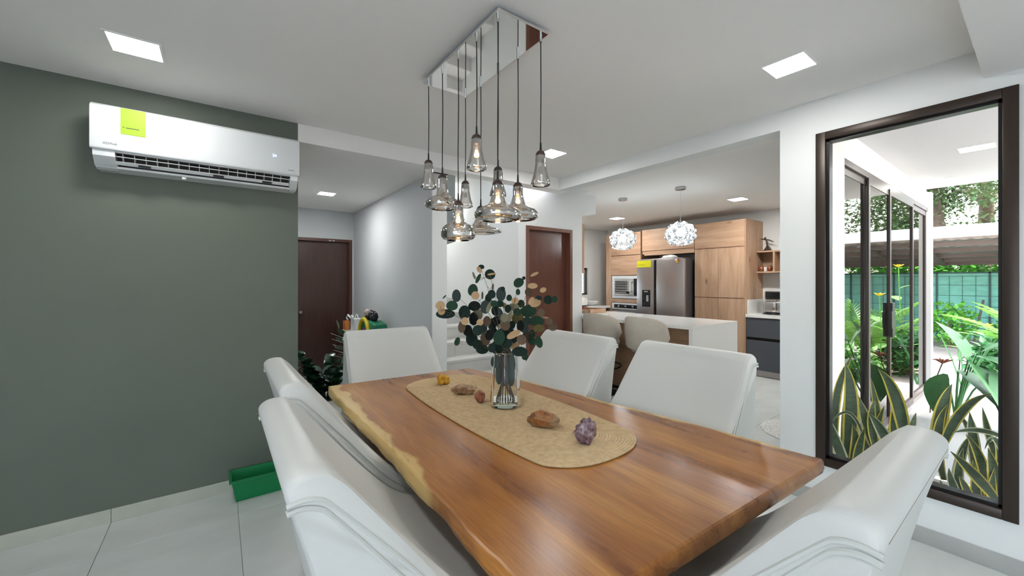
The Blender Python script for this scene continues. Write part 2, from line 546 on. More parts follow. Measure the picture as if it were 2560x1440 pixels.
# floor and its tiles
fl = struct(box('floor', M['grout'], BX0 - .15, KX1 + .15, BY0 - .15, 6.75, -.12, -.006))
tile0 = None
TW, TL = .62, 1.24
for i in range(-5, 13):
    for j in range(-5, 6):
        x0, y0 = -.525 + i * TW, 3.0 - TL + j * TL - TL * 0
        x1, y1 = x0 + TW, y0 + TL
        cx0, cx1, cy0, cy1 = max(x0, BX0), min(x1, KX1), max(y0, BY0), min(y1, 6.7)
        if cx1 - cx0 < .05 or cy1 - cy0 < .05: continue
        if cx0 >= 3.2 and cy1 <= KY0: continue                      # that is the terrace
        if cx0 >= 3.2 and cy0 < KY0: cy0 = KY0
        full = abs(cx1 - cx0 - TW) < 1e-6 and abs(cy1 - cy0 - TL) < 1e-6
        if full and tile0 is not None:
            inst(tile0, 'tile', fl, (x0 + TW / 2 - fl.location.x, y0 + TL / 2 - fl.location.y, .114))
            continue
        g = .0012
        b = MB().box(cx0 + g, cx1 - g, cy0 + g, cy1 - g, -.006, 0, .0012, seg=1)
        if full:
            t = MB().box(-TW / 2 + g, TW / 2 - g, -TL / 2 + g, TL / 2 - g, 0, .006, .0012, seg=1).build('tile', M['tile'], fl, local=True)
            t.location = (x0 + TW / 2 - fl.location.x, y0 + TL / 2 - fl.location.y, .114)
            tile0 = t
        else:
            b.build('tile', M['tile'], fl)

# ceilings
struct(box('ceiling', M['ceil'], BX0 - .15, WX + .15, BY0 - .15, 3.52, CZ, CZ + .15))
struct(box('ceiling_soffit', M['ceil'], BX0, WX, BY0, .205, 2.49, CZ))
struct(box('ceiling_hall', M['ceil'], .30, 1.86, 3.52, 6.65, 2.53, 2.68))
struct(box('ceiling_kitchen', M['ceil'], 3.88, KX1 + .15, KY0 - .0, KY1 + .15, KZ, KZ + .15))
struct(box('ceiling_stair', M['ceil'], 1.855, 3.88, 3.52, 6.75, 2.95, 3.05))

# walls of the dining room
struct(box('wall_left', M['green_wall'], BX0 - .15, .476, GY, GY + .15, 0, CZ), 'olive grey painted wall behind the air conditioner')
m = MB()                                                            # side wall out of frame, with a wide opening added to let daylight in
m.box(BX0 - .15, BX0, BY0 - .15, -3.9, 0, CZ); m.box(BX0 - .15, BX0, -.5, GY, 0, CZ); m.box(BX0 - .15, BX0, -3.9, -.5, 2.42, CZ)
struct(m.build('wall_side', M['white']))
struct(box('wall_back', M['white'], BX0, WX, BY0 - .15, BY0, 0, CZ))
m = MB()                                                            # window wall
m.box(WX, WX + .15, WIN_Y1, 1.123, 0, CZ)
m.box(WX, WX + .15, WIN_Y0, WIN_Y1, WIN_Z1, CZ); m.box(WX, WX + .15, WIN_Y0, WIN_Y1, 0, WIN_Z0)
m.box(WX, WX + .15, BY0 - .15, WIN_Y0, 0, CZ)
struct(m.build('wall_right', M['white']), 'white wall around the tall garden window')
struct(box('trim_1', M['ceil'], .476, WX + .15, GY, GY + .155, SOF, CZ))            # beam over the hall opening
struct(box('trim_2', M['white'], WX, WX + .15, 1.123, GY, SOF, CZ))                 # beam over the kitchen opening
# hall
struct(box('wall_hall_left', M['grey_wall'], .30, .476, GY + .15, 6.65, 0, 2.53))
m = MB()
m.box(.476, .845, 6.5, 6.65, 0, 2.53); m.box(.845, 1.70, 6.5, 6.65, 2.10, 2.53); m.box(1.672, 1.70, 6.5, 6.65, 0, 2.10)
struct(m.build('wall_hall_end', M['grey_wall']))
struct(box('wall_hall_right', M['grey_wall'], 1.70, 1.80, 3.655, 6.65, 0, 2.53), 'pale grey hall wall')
m = MB(); m.box(1.70, 1.86, 3.640, 3.655, 0, 2.53); m.box(1.80, 1.86, 3.655, 6.65, 0, 2.95); m.box(1.70, 1.86, 3.52, 3.66, 2.53, 2.95)
struct(m.build('wall_stair_left', M['white']))
# stair well and pantry wall with the second door
struct(box('wall_stair_back', M['white'], 1.80, 3.88, 6.60, 6.75, 0, 2.95))
struct(box('wall_stair_right', M['white'], 2.82, 2.92, 3.85, 6.60, 0, 2.95))
m = MB()
m.box(2.82, 2.930, 3.70, 3.85, 0, 2.95); m.box(3.695, 3.88, 3.70, 3.85, 0, 2.95); m.box(2.930, 3.695, 3.70, 3.85, 2.12, 2.95)
m.box(3.30, 3.88, 3.52, 3.70, 2.62, 2.95)
struct(m.build('wall_pantry', M['white']))
struct(box('wall_pantry_side', M['white'], 3.78, 3.88, 3.85, 6.25, 0, 2.95))
struct(box('trim_3', M['white'], 3.88, 4.15, 3.70, KY1, 2.376, KZ))
struct(box('trim_4', M['white'], 3.88, 4.30, 4.42, KY1, 0, 2.376))
struct(box('ceiling_opening', M['ceil'], WX + .15, 3.88, 1.123, 3.52, KZ, KZ + .15))
# kitchen walls
struct(box('wall_kitchen_far', M['white'], KX1, KX1 + .15, KY0 + .12, KY1 + .15, 0, KZ))
m = MB()
wk0, wk1, wkz0, wkz1 = 5.1, 6.60, 1.16, 1.75
m.box(4.30, wk0, KY1, KY1 + .15, 0, KZ); m.box(wk1, KX1, KY1, KY1 + .15, 0, KZ); m.box(wk0, wk1, KY1, KY1 + .15, 0, wkz0); m.box(wk0, wk1, KY1, KY1 + .15, wkz1, KZ)
struct(m.build('wall_kitchen_back', M['white']))
m = MB()
m.box(WX + .15, 3.94, TERR_Y, TERR_Y + .12, 0, KZ); m.box(3.94, 7.47, TERR_Y, TERR_Y + .12, 2.42, KZ); m.box(7.47, 7.62, TERR_Y - .03, TERR_Y + .12, -.05, KZ)
struct(m.build('wall_terrace', M['white']))

# skirting boards
sk = struct(box('baseboard_left', M['grout'], BX0, .476, GY - .004, GY, 0, .078))
for a, b_ in [(BX0, -3.005), (-3.005, -2.385), (-2.385, -1.765), (-1.765, -1.145), (-1.145, -.525), (-.525, .474)]:
    MB().box(a + .001, b_ - .001, GY - .012, GY, 0, .08, .0015, seg=1).build('skirting_tile', M['skirt'], sk)
sk = struct(box('baseboard_right', M['skirt_grey'], WX - .012, WX, BY0, 1.123, 0, .088, bev=.002))
struct(box('baseboard_hall', M['skirt_grey'], 1.688, 1.70, 3.655, 6.5, 0, .08, bev=.002))

# big garden window
wi = struct(box('window_1', M['frame'], WX + .06, WX + .13, WIN_Y0, WIN_Y1, WIN_Z0, WIN_Z0 + .045), 'tall dark bronze framed garden window')
for (y0, y1, z0, z1) in [(WIN_Y0, WIN_Y0 + .052, WIN_Z0, WIN_Z1), (WIN_Y1 - .052, WIN_Y1, WIN_Z0, WIN_Z1), (WIN_Y0 + .052, WIN_Y1 - .052, WIN_Z1 - .05, WIN_Z1), (WIN_Y0 + .052, WIN_Y1 - .052, WIN_Z0, WIN_Z0 + .05)]:
    MB().box(WX - .012, WX + .06, y0, y1, z0, z1, .003).build('window_frame', M['frame'], wi, smooth=True)
for (y0, y1, z0, z1) in [(WIN_Y0 + .052, WIN_Y0 + .066, WIN_Z0 + .05, WIN_Z1 - .05), (WIN_Y1 - .068, WIN_Y1 - .052, WIN_Z0 + .05, WIN_Z1 - .05), (WIN_Y0 + .052, WIN_Y1 - .052, WIN_Z1 - .064, WIN_Z1 - .05), (WIN_Y0 + .052, WIN_Y1 - .052, WIN_Z0 + .05, WIN_Z0 + .066)]:
    MB().box(WX + .012, WX + .075, y0, y1, z0, z1).build('glazing_bead', M['black_metal'], wi)
MB().box(WX + .036, WX + .040, WIN_Y0 + .05, WIN_Y1 - .05, WIN_Z0 + .05, WIN_Z1 - .05).build('pane', M['pane'], wi)

# kitchen window with a blind
wi = struct(box('window_2', M['frame'], wk0, wk1, KY1 + .05, KY1 + .11, wkz0, wkz0 + .035), 'small kitchen window behind the sink')
for (x0, x1, z0, z1) in [(wk0, wk0 + .04, wkz0, wkz1), (wk1 - .035, wk1, wkz0, wkz1), (wk0, wk1, wkz1 - .035, wkz1), (5.83, 5.87, wkz0, wkz1)]:
    MB().box(x0, x1, KY1 + .05, KY1 + .11, z0, z1).build('window_frame', M['frame'], wi)
MB().box(wk0, wk1, KY1 + .078, KY1 + .082, wkz0, wkz1).build('pane', M['pane'], wi)
sl0 = None
for k in range(14):
    z = wkz1 - .04 - k * .04
    if sl0 is None:
        sl0 = MB().box(wk0 + .02, 6.46, KY1 + .005, KY1 + .035, z, z + .012, 0).build('blind_slat', M['paper'], wi)
    else:
        inst(sl0, 'blind_slat', wi, (0, 0, -k * .04))

# doors
def door(name, x0, x1, y, zt, leafm, framem, label, recess=.06):
    r = struct(box(name, leafm, x0 + .045, x1 - .045, y + recess, y + recess + .04, .005, zt - .045), label)
    MB().box(x0, x0 + .045, y - .012, y + .15, 0, zt, .003).build('door_frame', framem, r)
    MB().box(x1 - .045, x1, y - .012, y + .15, 0, zt, .003).build('door_frame', framem, r)
    MB().box(x0 + .045, x1 - .045, y - .012, y + .15, zt - .045, zt, .003).build('door_frame', framem, r)
    k = MB(); k.lathe([(.0, 0), (.022, 0), (.022, .008), (.012, .014), (.012, .03), (.024, .04), (.026, .055), (.018, .066), (0, .068)], n=16)
    k.v = [(v[0], -v[2], v[1]) for v in k.v]
    k.v = [(v[0] + x0 + .11, v[1] + y + recess, v[2] + 1.0) for v in k.v]
    k.build('door_knob', M['steel'], r, smooth=True)
    return r


d1 = door('door_1', .845, 1.672, 6.5, 2.10, M['dark_wood'], M['dframe2'], 'dark brown wooden door at the end of the hall')
for xx in (1.335, 1.385):
    MB().box(xx, xx + .032, 6.484, 6.492, 2.066, 2.078).build('door_sensor', M['paper'], d1)
door('door_2', 2.930, 3.695, 3.70, 2.12, M['red_wood'], M['door_frame'], 'reddish brown door behind the dining chairs', .07)

# stairs
st = thing('staircase', (2.34, 5.1, 0), 'pale tiled staircase climbing away behind the eucalyptus vase', 'staircase')
for i in range(9):
    y0 = 3.66 + .28 * i
    z1 = .17 * (i + 1)
    s_ = MB().box(1.862, 2.818, y0 + .012, 6.598, z1 - .17, z1 - .03).build('riser', M['stair'], st)
    MB().box(1.862, 2.818, y0, 6.598 if i == 8 else y0 + .305, z1 - .03, z1, .003).build('tread', M['stair'], st)
    xj = 2.02 if i % 2 == 0 else 2.42
    MB().box(xj, xj + .003, y0 + .0108, y0 + .0125, z1 - .17, z1 - .03).build('tile_joint', M['grout'], s_)
ba, bb = at(1100, 617, y=4.6), at(1138, 604, y=4.6)
sg = MB().prism([(ba.x, ba.z), (bb.x, bb.z), (bb.x, 2.949), (ba.x, 2.949)], 'y', 4.6, 4.85)
tag(sg.build('stair_beam', mat('grey_concrete', (.20, .21, .20), .8)), 'short grey concrete beam end behind the glass pendants', 'beam')

# sliding glass door on the terrace side of the kitchen
sd = struct(box('door_3', M['frame2'], 3.94, 7.47, TERR_Y + .002, TERR_Y + .10, 2.37, 2.42), 'dark framed sliding glass door between kitchen and terrace')
MB().box(3.94, 7.47, TERR_Y - .02, TERR_Y + .10, 0, .04).build('track', M['steel'], sd)
for k, (xa, xb, yy) in enumerate([(3.94, 4.70, .99), (4.63, 5.42, .965), (5.36, 6.50, .965), (6.40, 7.47, .99)]):
    fw = .055
    f = MB()
    hd = .007 if k < 2 else .016
    f.box(xa, xa + fw, yy - hd, yy + hd, .04, 2.37); f.box(xb - fw, xb, yy - hd, yy + hd, .04, 2.37)
    f.box(xa + fw, xb - fw, yy - hd, yy + hd, .04, .11); f.box(xa + fw, xb - fw, yy - hd, yy + hd, 2.31, 2.37)
    lf = f.build('door_leaf', M['frame2'], sd)
    MB().box(xa + fw, xb - fw, yy - .003, yy + .003, .11, 2.31).build('pane', M['solar'], lf)
for hx in (5.385,):
    hp = [(hx - .05, .90), (hx + .05, .90), (hx + .05, .98), (hx + .075, 1.0), (hx + .075, 1.14), (hx + .05, 1.16), (hx + .05, 1.24), (hx - .05, 1.24), (hx - .05, 1.16), (hx - .075, 1.14), (hx - .075, 1.0), (hx - .05, .98)]
    MB().prism(hp, 'y', .925, .950, bev=.004).build('door_handle', M['black_metal'], sd)

# terrace
te = struct(box('floor_terrace', M['grout'], WX + .15, 8.2, -3.2, TERR_Y, -.16, -.052))
t0 = None
for i in range(6):
    for j in range(5):
        loc = (3.30 + .8 * i + .4 - te.location.x, .96 - .8 * j - .4 - te.location.y, .108)
        if t0 is None:
            t0 = MB().box(-.398, .398, -.398, .398, 0, .006, .002, seg=1).build('tile', M['terrace'], te, local=True); t0.location = loc
        else:
            inst(t0, 'tile', te, loc)
struct(box('floor_daylight_bounce', M['terrace'], BX0 - 4.5, BX0 - .15, -6.5, 2.0, -.16, -.03))  # unseen white slab added to bounce daylight up through the side opening
struct(box('ceiling_sky_blocker', M['fascia'], BX0 - 1.5, BX0 - .15, -6.5, 2.0, CZ, CZ + .2))  # unseen roof added to keep high sky light out of the side opening
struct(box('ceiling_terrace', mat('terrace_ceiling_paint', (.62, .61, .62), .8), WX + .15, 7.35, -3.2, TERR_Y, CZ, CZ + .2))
struct(box('ground', M['ground'], -6, 40, -25, 25, -.5, -.17))

# ================================================================== DINING TABLE
TC = Vector((1.225, 1.68, 0))
TZ = .76


def interp(tab, y):
    for (y0, v0), (y1, v1) in zip(tab, tab[1:]):
        if y0 <= y <= y1: return v0 + (v1 - v0) * (y - y0) / (y1 - y0)
    return tab[-1][1] if y > tab[-1][0] else tab[0][1]


Ledge = [(.55, .556), (.75, .552), (1.08, .556), (1.5, .562), (2.2, .566), (2.55, .560), (2.83, .578)]
Redge = [(.52, 1.889), (.75, 1.886), (1.1, 1.85), (1.56, 1.788), (2.27, 1.709), (2.77, 1.60)]
NY = 60
outline = []
for i in range(NY + 1):                                            # left edge, far to near
    t = i / NY
    y = 2.835 + (.590 - 2.835) * t
    outline.append((interp(Ledge, y) + .010 * noise.noise(Vector((y * 5, 0, 3))) + .006 * noise.noise(Vector((y * 14, 0, 1))), y))
for i in range(NY + 1):                                            # right edge, near to far
    t = i / NY
    y = .525 + (2.765 - .525) * t
    outline.append((interp(Redge, y) + .008 * noise.noise(Vector((y * 5, 7, 3))) + .004 * noise.noise(Vector((y * 14, 9, 1))), y))
tb = thing('dining_table', TC, 'live-edge wooden dining table with pale sapwood edge, set with six white chairs', 'table')
th = .064
layers = [(TZ, -.009), (TZ - .0035, -.003), (TZ - .009, 0), (TZ - .034, .004), (TZ - th + .01, -.002), (TZ - th, -.014)]
cxm, cym = 1.22, 1.69
n = len(outline)
vs = []
for z, off in layers:
    for k, (x, y) in enumerate(outline):
        a = Vector(outline[(k + 1) % n]) - Vector(outline[k - 1])
        nn = Vector((-a.y, a.x)).normalized()
        if nn.dot(Vector((x - cxm, (y - cym) * .5))) < 0: nn = -nn
        extra = (.010 * noise.noise(Vector((x * 4, y * 6, z * 9))) if z < TZ - .01 and .75 < y < 2.6 else 0)
        vs.append((x + nn.x * (off + extra), y + nn.y * (off + extra), z))
fs = [tuple(range(n))]
for l in range(len(layers) - 1):
    fs += [(l * n + k, l * n + (k + 1) % n, (l + 1) * n + (k + 1) % n, (l + 1) * n + k) for k in range(n)]
fs.append(tuple(reversed(range((len(layers) - 1) * n, len(layers) * n))))
slab = MB().add(vs, fs)
slab.build('tabletop', M['table'], tb, smooth=30)
for yy in (.98, 2.38):
    for (xa, xb) in ((.86, .94), (1.52, 1.60)):
        MB().box(xa, xb, yy - .05, yy + .05, 0, TZ - th, .004).build('leg', M['black_metal'], tb)
    MB().box(.94, 1.52, yy - .05, yy + .05, TZ - th - .045, TZ - th, .004).build('cross_bar', M['black_metal'], tb)
    MB().box(.94, 1.52, yy - .05, yy + .05, .0, .045, .004).build('foot_bar', M['black_metal'], tb)

# ================================================================== CHAIRS
# local frame: +x is where the sitter faces, origin on the floor below the rear top edge
PROF_F = [(.075, 1.072), (.105, 1.045), (.135, 1.008), (.20, .925), (.28, .825), (.355, .735), (.42, .665), (.485, .612), (.55, .575), (.605, .553), (.635, .545)]


def smooth_path(pts, k=3):
    out = []
    n_ = len(pts)
    for i in range(n_ - 1):
        p0, p1, p2, p3 = [Vector(pts[max(0, min(n_ - 1, j))]) for j in (i - 1, i, i + 1, i + 2)]
        for s in range(k):
            t = s / k
            out.append(tuple(.5 * (2 * p1 + (p2 - p0) * t + (2 * p0 - 5 * p1 + 4 * p2 - p3) * t * t + (3 * p1 - p0 - 3 * p2 + p3) * t ** 3)))
    out.append(tuple(pts[-1]))
    return out


PROF_F = smooth_path(PROF_F, 3)


def chair_half(z):
    return .325 + .030 * max(0, min(1, (1.05 - z) / .4))


def make_chair(label):
    r = thing('dining_chair', (0, 0, 0), label, 'chair', 'white chairs around the dining table')
    rear = smooth_path([(.15, .40), (.125, .50), (.085, .70), (.045, .88), (.012, 1.0), (.002, 1.035), (.004, 1.055), (.022, 1.070), (.05, 1.075), (.0749, 1.072)], 3)[:-1]
    prof = rear + PROF_F + [(.645, .53), (.645, .46), (.62, .40)]
    nf = len(rear)
    W = [-1, -.995, -.985, -.965, -.94, -.8, -.5, 0, .5, .8, .94, .965, .985, .995, 1]
    vs, fs = [], []
    P = len(prof)
    for w in W:
        inset = .014 * max(0, (abs(w) - .93) / .07) ** 2
        for k, (d, z) in enumerate(prof):
            dd, zz = d, z
            if nf <= k < nf + len(PROF_F):                          # hollow the front a little, seat recess below
                hol = (1 - min(1, abs(w) / .92) ** 2)
                kk = (k - nf) / (len(PROF_F) - 1)
                dd -= .030 * hol * math.sin(math.pi * min(1, kk * 1.2))
                zz -= .030 * hol * (kk ** 1.5)
            # rounded rims
            c = Vector((.26, .72)); v = Vector((dd, zz)) - c
            v *= (1 - inset / max(.05, v.length))
            dd, zz = c.x + v.x, c.y + v.y
            vs.append((dd, w * chair_half(z), zz))
    for i in range(len(W) - 1):
        fs += [(i * P + k, (i + 1) * P + k, (i + 1) * P + (k + 1) % P, i * P + (k + 1) % P) for k in range(P)]
    fs.append(tuple(range(P))); fs.append(tuple(reversed(range((len(W) - 1) * P, len(W) * P))))
    bk = MB().add(vs, fs).build('backrest', M['leather'], r, smooth=60, local=True)
    # piping: two cords along each side, one seam along the rear top edge
    for s in (-1, 1):
        for off, rad, nm in ((.034, .0055, 'piping'), (.058, .0065, 'piping')):
            pts = []
            path = PROF_F[9:]
            for k, (d, z) in enumerate(path):
                a = Vector(path[min(k + 1, len(path) - 1)]) - Vector(path[max(k - 1, 0)])
                nn = Vector((-a.y, a.x)).normalized()
                if nn.y > 0: nn = -nn
                o_ = off
                q = Vector((d, z)) + nn * o_
                pts.append((max(.006, q.x), s * (chair_half(z) + .0005), q.y))
            yt = s * (chair_half(1.03) + .0005)
            head = [(.004, yt, 1.040 - off * .55), (.030, yt, 1.046 - off * .6), (.062, yt, 1.044 - off * .75), (.092, yt, 1.022 - off * .9)]
            pts = smooth_path(head + pts[2::2] + [pts[-1]], 3)
            MB().tube(pts, rad, 7).build(nm, M['piping'], bk, smooth=True, local=True)
    MB().tube([(.0035, y, 1.036) for y in (-.305, -.15, 0, .15, .305)], .0022, 6).build('seam', M['seam'], bk, smooth=True, local=True)
    se = MB().box(.22, .63, -.285, .285, .41, .527, .03, seg=3)
    se.build('seat_cushion', M['leather'], r, smooth=True, local=True)
    MB().box(.14, .625, -.335, .335, .36, .415, .008).build('seat_base', M['leather'], r, smooth=True, local=True)
    for (d, y) in ((.19, -.29), (.19, .29), (.58, -.29), (.58, .29)):
        MB().prism([(d - .022, y - .022), (d + .022, y - .022), (d + .022, y + .022), (d - .022, y + .022)], 'z', 0, .37, bev=.003).build('leg', M['black_metal'], r, smooth=True, local=True)
    return r


chair0 = make_chair('white leatherette chair nearest the green wall side front, large in the lower left corner')
spots = [((.098, 1.185), 0, None),
         ((.172, 1.975), 0, 'white leatherette chair on the green wall side, second from the camera'),
         ((2.262, 1.235), math.pi, 'white leatherette chair on the kitchen side, directly left of the garden window'),
         ((2.165, 2.06), math.pi, 'white leatherette chair on the kitchen side, partly hidden by the eucalyptus vase'),
         ((1.085, 3.205), -math.pi / 2, 'white leatherette chair at the far head of the table, facing the camera'),
         ((1.155, .150), math.pi / 2, 'white leatherette chair at the near head of the table, lower right corner')]
for (xy, rz, lb) in spots:
    c_ = chair0 if lb is None else copy_tree(chair0)
    c_.location = (xy[0], xy[1], 0)
    c_.rotation_euler = (0, 0, rz)
    if lb: c_['label'] = lb
chair0['label'] = 'white leatherette chair on the green wall side, nearest the camera at lower left'

# ================================================================== RUNNER, VASE, STONES
RC = Vector((1.238, 1.80)); RL, RW = .795, .312
m = MB()
rows = []
NS = 96
ring = .0125


def stadium(r, k):
    """point k of NS on the outline of the runner shrunk by r"""
    w = max(.002, RW - r); l = RL - RW
    a = 2 * math.pi * k / NS
    ca, sa = math.cos(a), math.sin(a)
    e = .82                                                         # a rounded oval, straight on its sides
    x = w * (abs(ca) ** e) * (1 if ca > 0 else -1)
    y = (w * (abs(sa) ** e) + l * min(1, abs(sa) * 1.9)) * (1 if sa > 0 else -1)
    return x, y


lev = []
r = 0.0
while r < RW - .006:
    lev += [(r, .006 if r == 0 else .0085), (r + ring * .5, .0125)]
    r += ring
lev.append((RW - .003, .0085))
vs, fs = [], []
for rr, z in [(.003, .001)] + lev:
    for k in range(NS):
        x, y = stadium(rr, k)
        vs.append((RC.x + x, RC.y + y, TZ + z))
for j in range(len(lev)):
    fs += [(j * NS + k, j * NS + (k + 1) % NS, (j + 1) * NS + (k + 1) % NS, (j + 1) * NS + k) for k in range(NS)]
fs.append(tuple(range(len(lev) * NS, (len(lev) + 1) * NS)))
fs.append(tuple(reversed(range(NS))))
tag(m.add(vs, fs).build('table_runner', M['jute'], smooth=True), 'oval braided jute runner along the middle of the table', 'table runner')
RZ = TZ + .0125

VX, VY = 1.262, 1.775
va = thing('glass_vase', (VX, VY, RZ), 'tall clear glass vase holding eucalyptus on the jute runner', 'vase')
MB().lathe([(.0, .0), (.074, .0), (.083, .006), (.085, .02), (.076, .17), (.068, .292), (.0705, .294), (.0715, .292), (.0655, .291), (.0735, .17), (.081, .034), (.0, .030)], VX, VY, RZ, 40).build('vase_body', M['vase'], va, smooth=True)
MB().lathe([(0, .002), (.072, .002), (.080, .008), (.080, .024), (.0, .027)], VX, VY, RZ, 40).build('vase_foot', M['vase_base'], va, smooth=True)

# eucalyptus: leaf centres read off the photograph, each on its own depth around the vase
LV = [(490, 95, 25, 18, 0, 'dark'), (565, 160, 42, 40, 0, 'dark'), (580, 155, 34, 8, -8, 'tan'), (463, 195, 15, 42, 25, 'green'), (430, 170, 10, 32, -20, 'pale'), (475, 120, 18, 30, -35, 'tan'), (420, 295, 42, 48, 0, 'green'), (440, 340, 32, 32, 0, 'tan'),
      (278, 343, 34, 50, 0, 'grey'), (240, 428, 45, 40, 0, 'green'), (140, 425, 38, 34, 0, 'tan'), (150, 470, 30, 34, 0, 'tan'), (185, 498, 74, 36, 0, 'dark'), (347, 485, 46, 55, 0, 'dark'), (432, 430, 48, 38, 0, 'black'),
      (525, 440, 40, 52, 0, 'grey'), (560, 435, 18, 50, 25, 'pale'), (580, 330, 32, 35, 0, 'dark'), (660, 330, 38, 58, 0, 'grey'), (675, 285, 18, 20, 0, 'dark'), (730, 360, 22, 26, 0, 'green'), (812, 230, 42, 36, -35, 'green'),
      (855, 190, 14, 14, 0, 'dark'), (805, 310, 18, 25, 0, 'green'), (895, 310, 28, 32, 0, 'brown'), (930, 257, 40, 22, 0, 'tan'), (947, 157, 34, 12, -25, 'tan'), (1020, 292, 27, 20, -15, 'tan'), (985, 360, 25, 18, 0, 'dark'),
      (1062, 378, 33, 37, 0, 'dark'), (1118, 373, 24, 26, 0, 'green'), (955, 405, 45, 30, -20, 'tan'), (920, 385, 20, 34, 30, 'tan'), (1003, 487, 30, 32, 0, 'brown'), (895, 475, 65, 50, 0, 'green'), (770, 440, 45, 32, 0, 'pale'),
      (830, 410, 30, 32, 0, 'green'), (805, 535, 48, 45, 0, 'olive'), (965, 560, 60, 40, 0, 'green'), (1010, 525, 55, 9, 5, 'tan'), (1070, 565, 32, 28, 0, 'brown'), (1105, 610, 36, 30, 0, 'brown'), (985, 620, 45, 30, 0, 'olive'),
      (860, 620, 38, 40, 0, 'grey'), (925, 670, 28, 34, 0, 'green'), (925, 730, 30, 32, 0, 'green'), (985, 740, 28, 46, -15, 'green'), (825, 600, 30, 45, 0, 'black'), (770, 672, 62, 26, -30, 'tan'), (835, 720, 40, 40, 0, 'brown'),
      (820, 820, 62, 38, 0, 'dark'), (865, 865, 25, 26, 0, 'green'), (770, 770, 48, 24, -15, 'tan'), (700, 595, 36, 42, 0, 'brown'), (655, 600, 24, 15, 0, 'tan'), (645, 700, 45, 60, 0, 'green'), (640, 780, 62, 52, 0, 'dark'),
      (525, 715, 38, 52, -10, 'brown'), (500, 620, 38, 42, 0, 'grey'), (410, 710, 46, 60, 0, 'dark'), (375, 640, 36, 46, 0, 'black'), (325, 610, 30, 48, 0, 'brown'), (285, 735, 22, 34, 15, 'green'), (500, 800, 50, 38, 0, 'dark'),
      (580, 790, 30, 36, 0, 'dark'), (460, 505, 40, 45, 0, 'pale'), (425, 540, 35, 52, 0, 'black'), (660, 510, 24, 56, -10, 'grey'), (615, 470, 36, 42, 0, 'dark'), (735, 520, 20, 46, 15, 'pale'), (690, 530, 32, 36, 0, 'pale'),
      (585, 600, 30, 60, 0, 'dark'), (550, 370, 25, 42, 0, 'dark'), (600, 410, 28, 26, 0, 'green'), (590, 265, 9, 26, 5, 'brown'), (690, 425, 18, 22, 0, 'tan'), (755, 590, 26, 32, 0, 'dark'), (710, 740, 42, 52, 0, 'dark'),
      (690, 820, 54, 34, 0, 'green'), (560, 680, 32, 42, 0, 'black'), (460, 640, 42, 42, 0, 'dark'), (175, 350, 20, 5, -45, 'dark'), (780, 385, 30, 26, 0, 'tan'), (680, 660, 36, 42, 0, 'dark'), (875, 690, 30, 42, 0, 'brown'),
      (620, 560, 34, 40, 0, 'black'), (540, 560, 32, 40, 0, 'brown'), (480, 570, 28, 26, 0, 'tan'), (730, 640, 34, 34, 0, 'black'), (600, 660, 30, 40, 0, 'black'), (880, 560, 34, 34, 0, 'dark'), (800, 480, 34, 30, 0, 'green'),
      (460, 760, 40, 40, 0, 'dark'), (770, 710, 34, 34, 0, 'dark'), (350, 560, 30, 30, 0, 'tan'), (720, 455, 26, 34, 0, 'dark'), (650, 410, 30, 28, 0, 'green'), (500, 340, 8, 30, 0, 'brown'), (985, 590, 30, 24, 0, 'brown')]
LV_IN = [(612, 905, 36, 52, 10, 'grey'), (690, 905, 44, 66, 0, 'dark'), (745, 930, 34, 90, 0, 'grey'), (650, 985, 34, 110, 4, 'grey'), (745, 1010, 30, 100, -3, 'grey'), (690, 1030, 26, 80, 0, 'dark')]
SCL = 1234 / 360.0


def zpt(x, y, depth):
    d = ray(1060 + x / SCL, 640 + y / SCL)
    return Vector((0, 0, CAM_H)) + d * depth


VD = VX * _F[0] + VY * _F[1]
bq = thing('eucalyptus_bouquet', (VX, VY, RZ + .03), 'bunch of round-leaved eucalyptus with dark green and dried tan leaves in the vase', 'bouquet')
# stems
base_pts, stems = [], []
targets = [(490, 110), (565, 170), (430, 330), (285, 350), (150, 460), (340, 500), (560, 330), (670, 300), (815, 240), (945, 170), (1062, 380), (1000, 490), (1090, 600), (985, 735), (860, 850), (325, 610), (287, 730), (480, 790), (760, 450), (640, 560)]
rs = random.Random(3)
sm = MB()
for k, (tx, ty) in enumerate(targets):
    a = 2 * math.pi * k / len(targets) + 1.3
    b0 = Vector((VX + .050 * math.cos(a), VY + .050 * math.sin(a), RZ + .036))
    a2 = a + math.pi + rs.uniform(-.6, .6)
    neck = Vector((VX + .040 * math.cos(a2), VY + .040 * math.sin(a2), RZ + .275))
    tip = zpt(tx, ty, VD + rs.uniform(-.14, .14))
    mid = neck.lerp(tip, .5) + Vector((0, 0, .03 + .25 * (tip - neck).length * .15)) - (tip - neck).cross(Vector((0, 0, 1))) * rs.uniform(-.08, .08)
    pts = [b0, b0.lerp(neck, .5) + Vector((rs.uniform(-.006, .006), rs.uniform(-.006, .006), 0)), neck]
    for i in range(1, 9):
        t = i / 8
        pts.append(neck * (1 - t) ** 2 + mid * 2 * t * (1 - t) + tip * t * t)
    stems.append(pts)
    MB().tube(pts, [.0026, .0025, .0023] + [.0021 - .0013 * i / 8 for i in range(1, 9)], 6).build('stem', M['stem'], bq, smooth=True)
allp = [p for s_ in stems for p in s_[2:]]


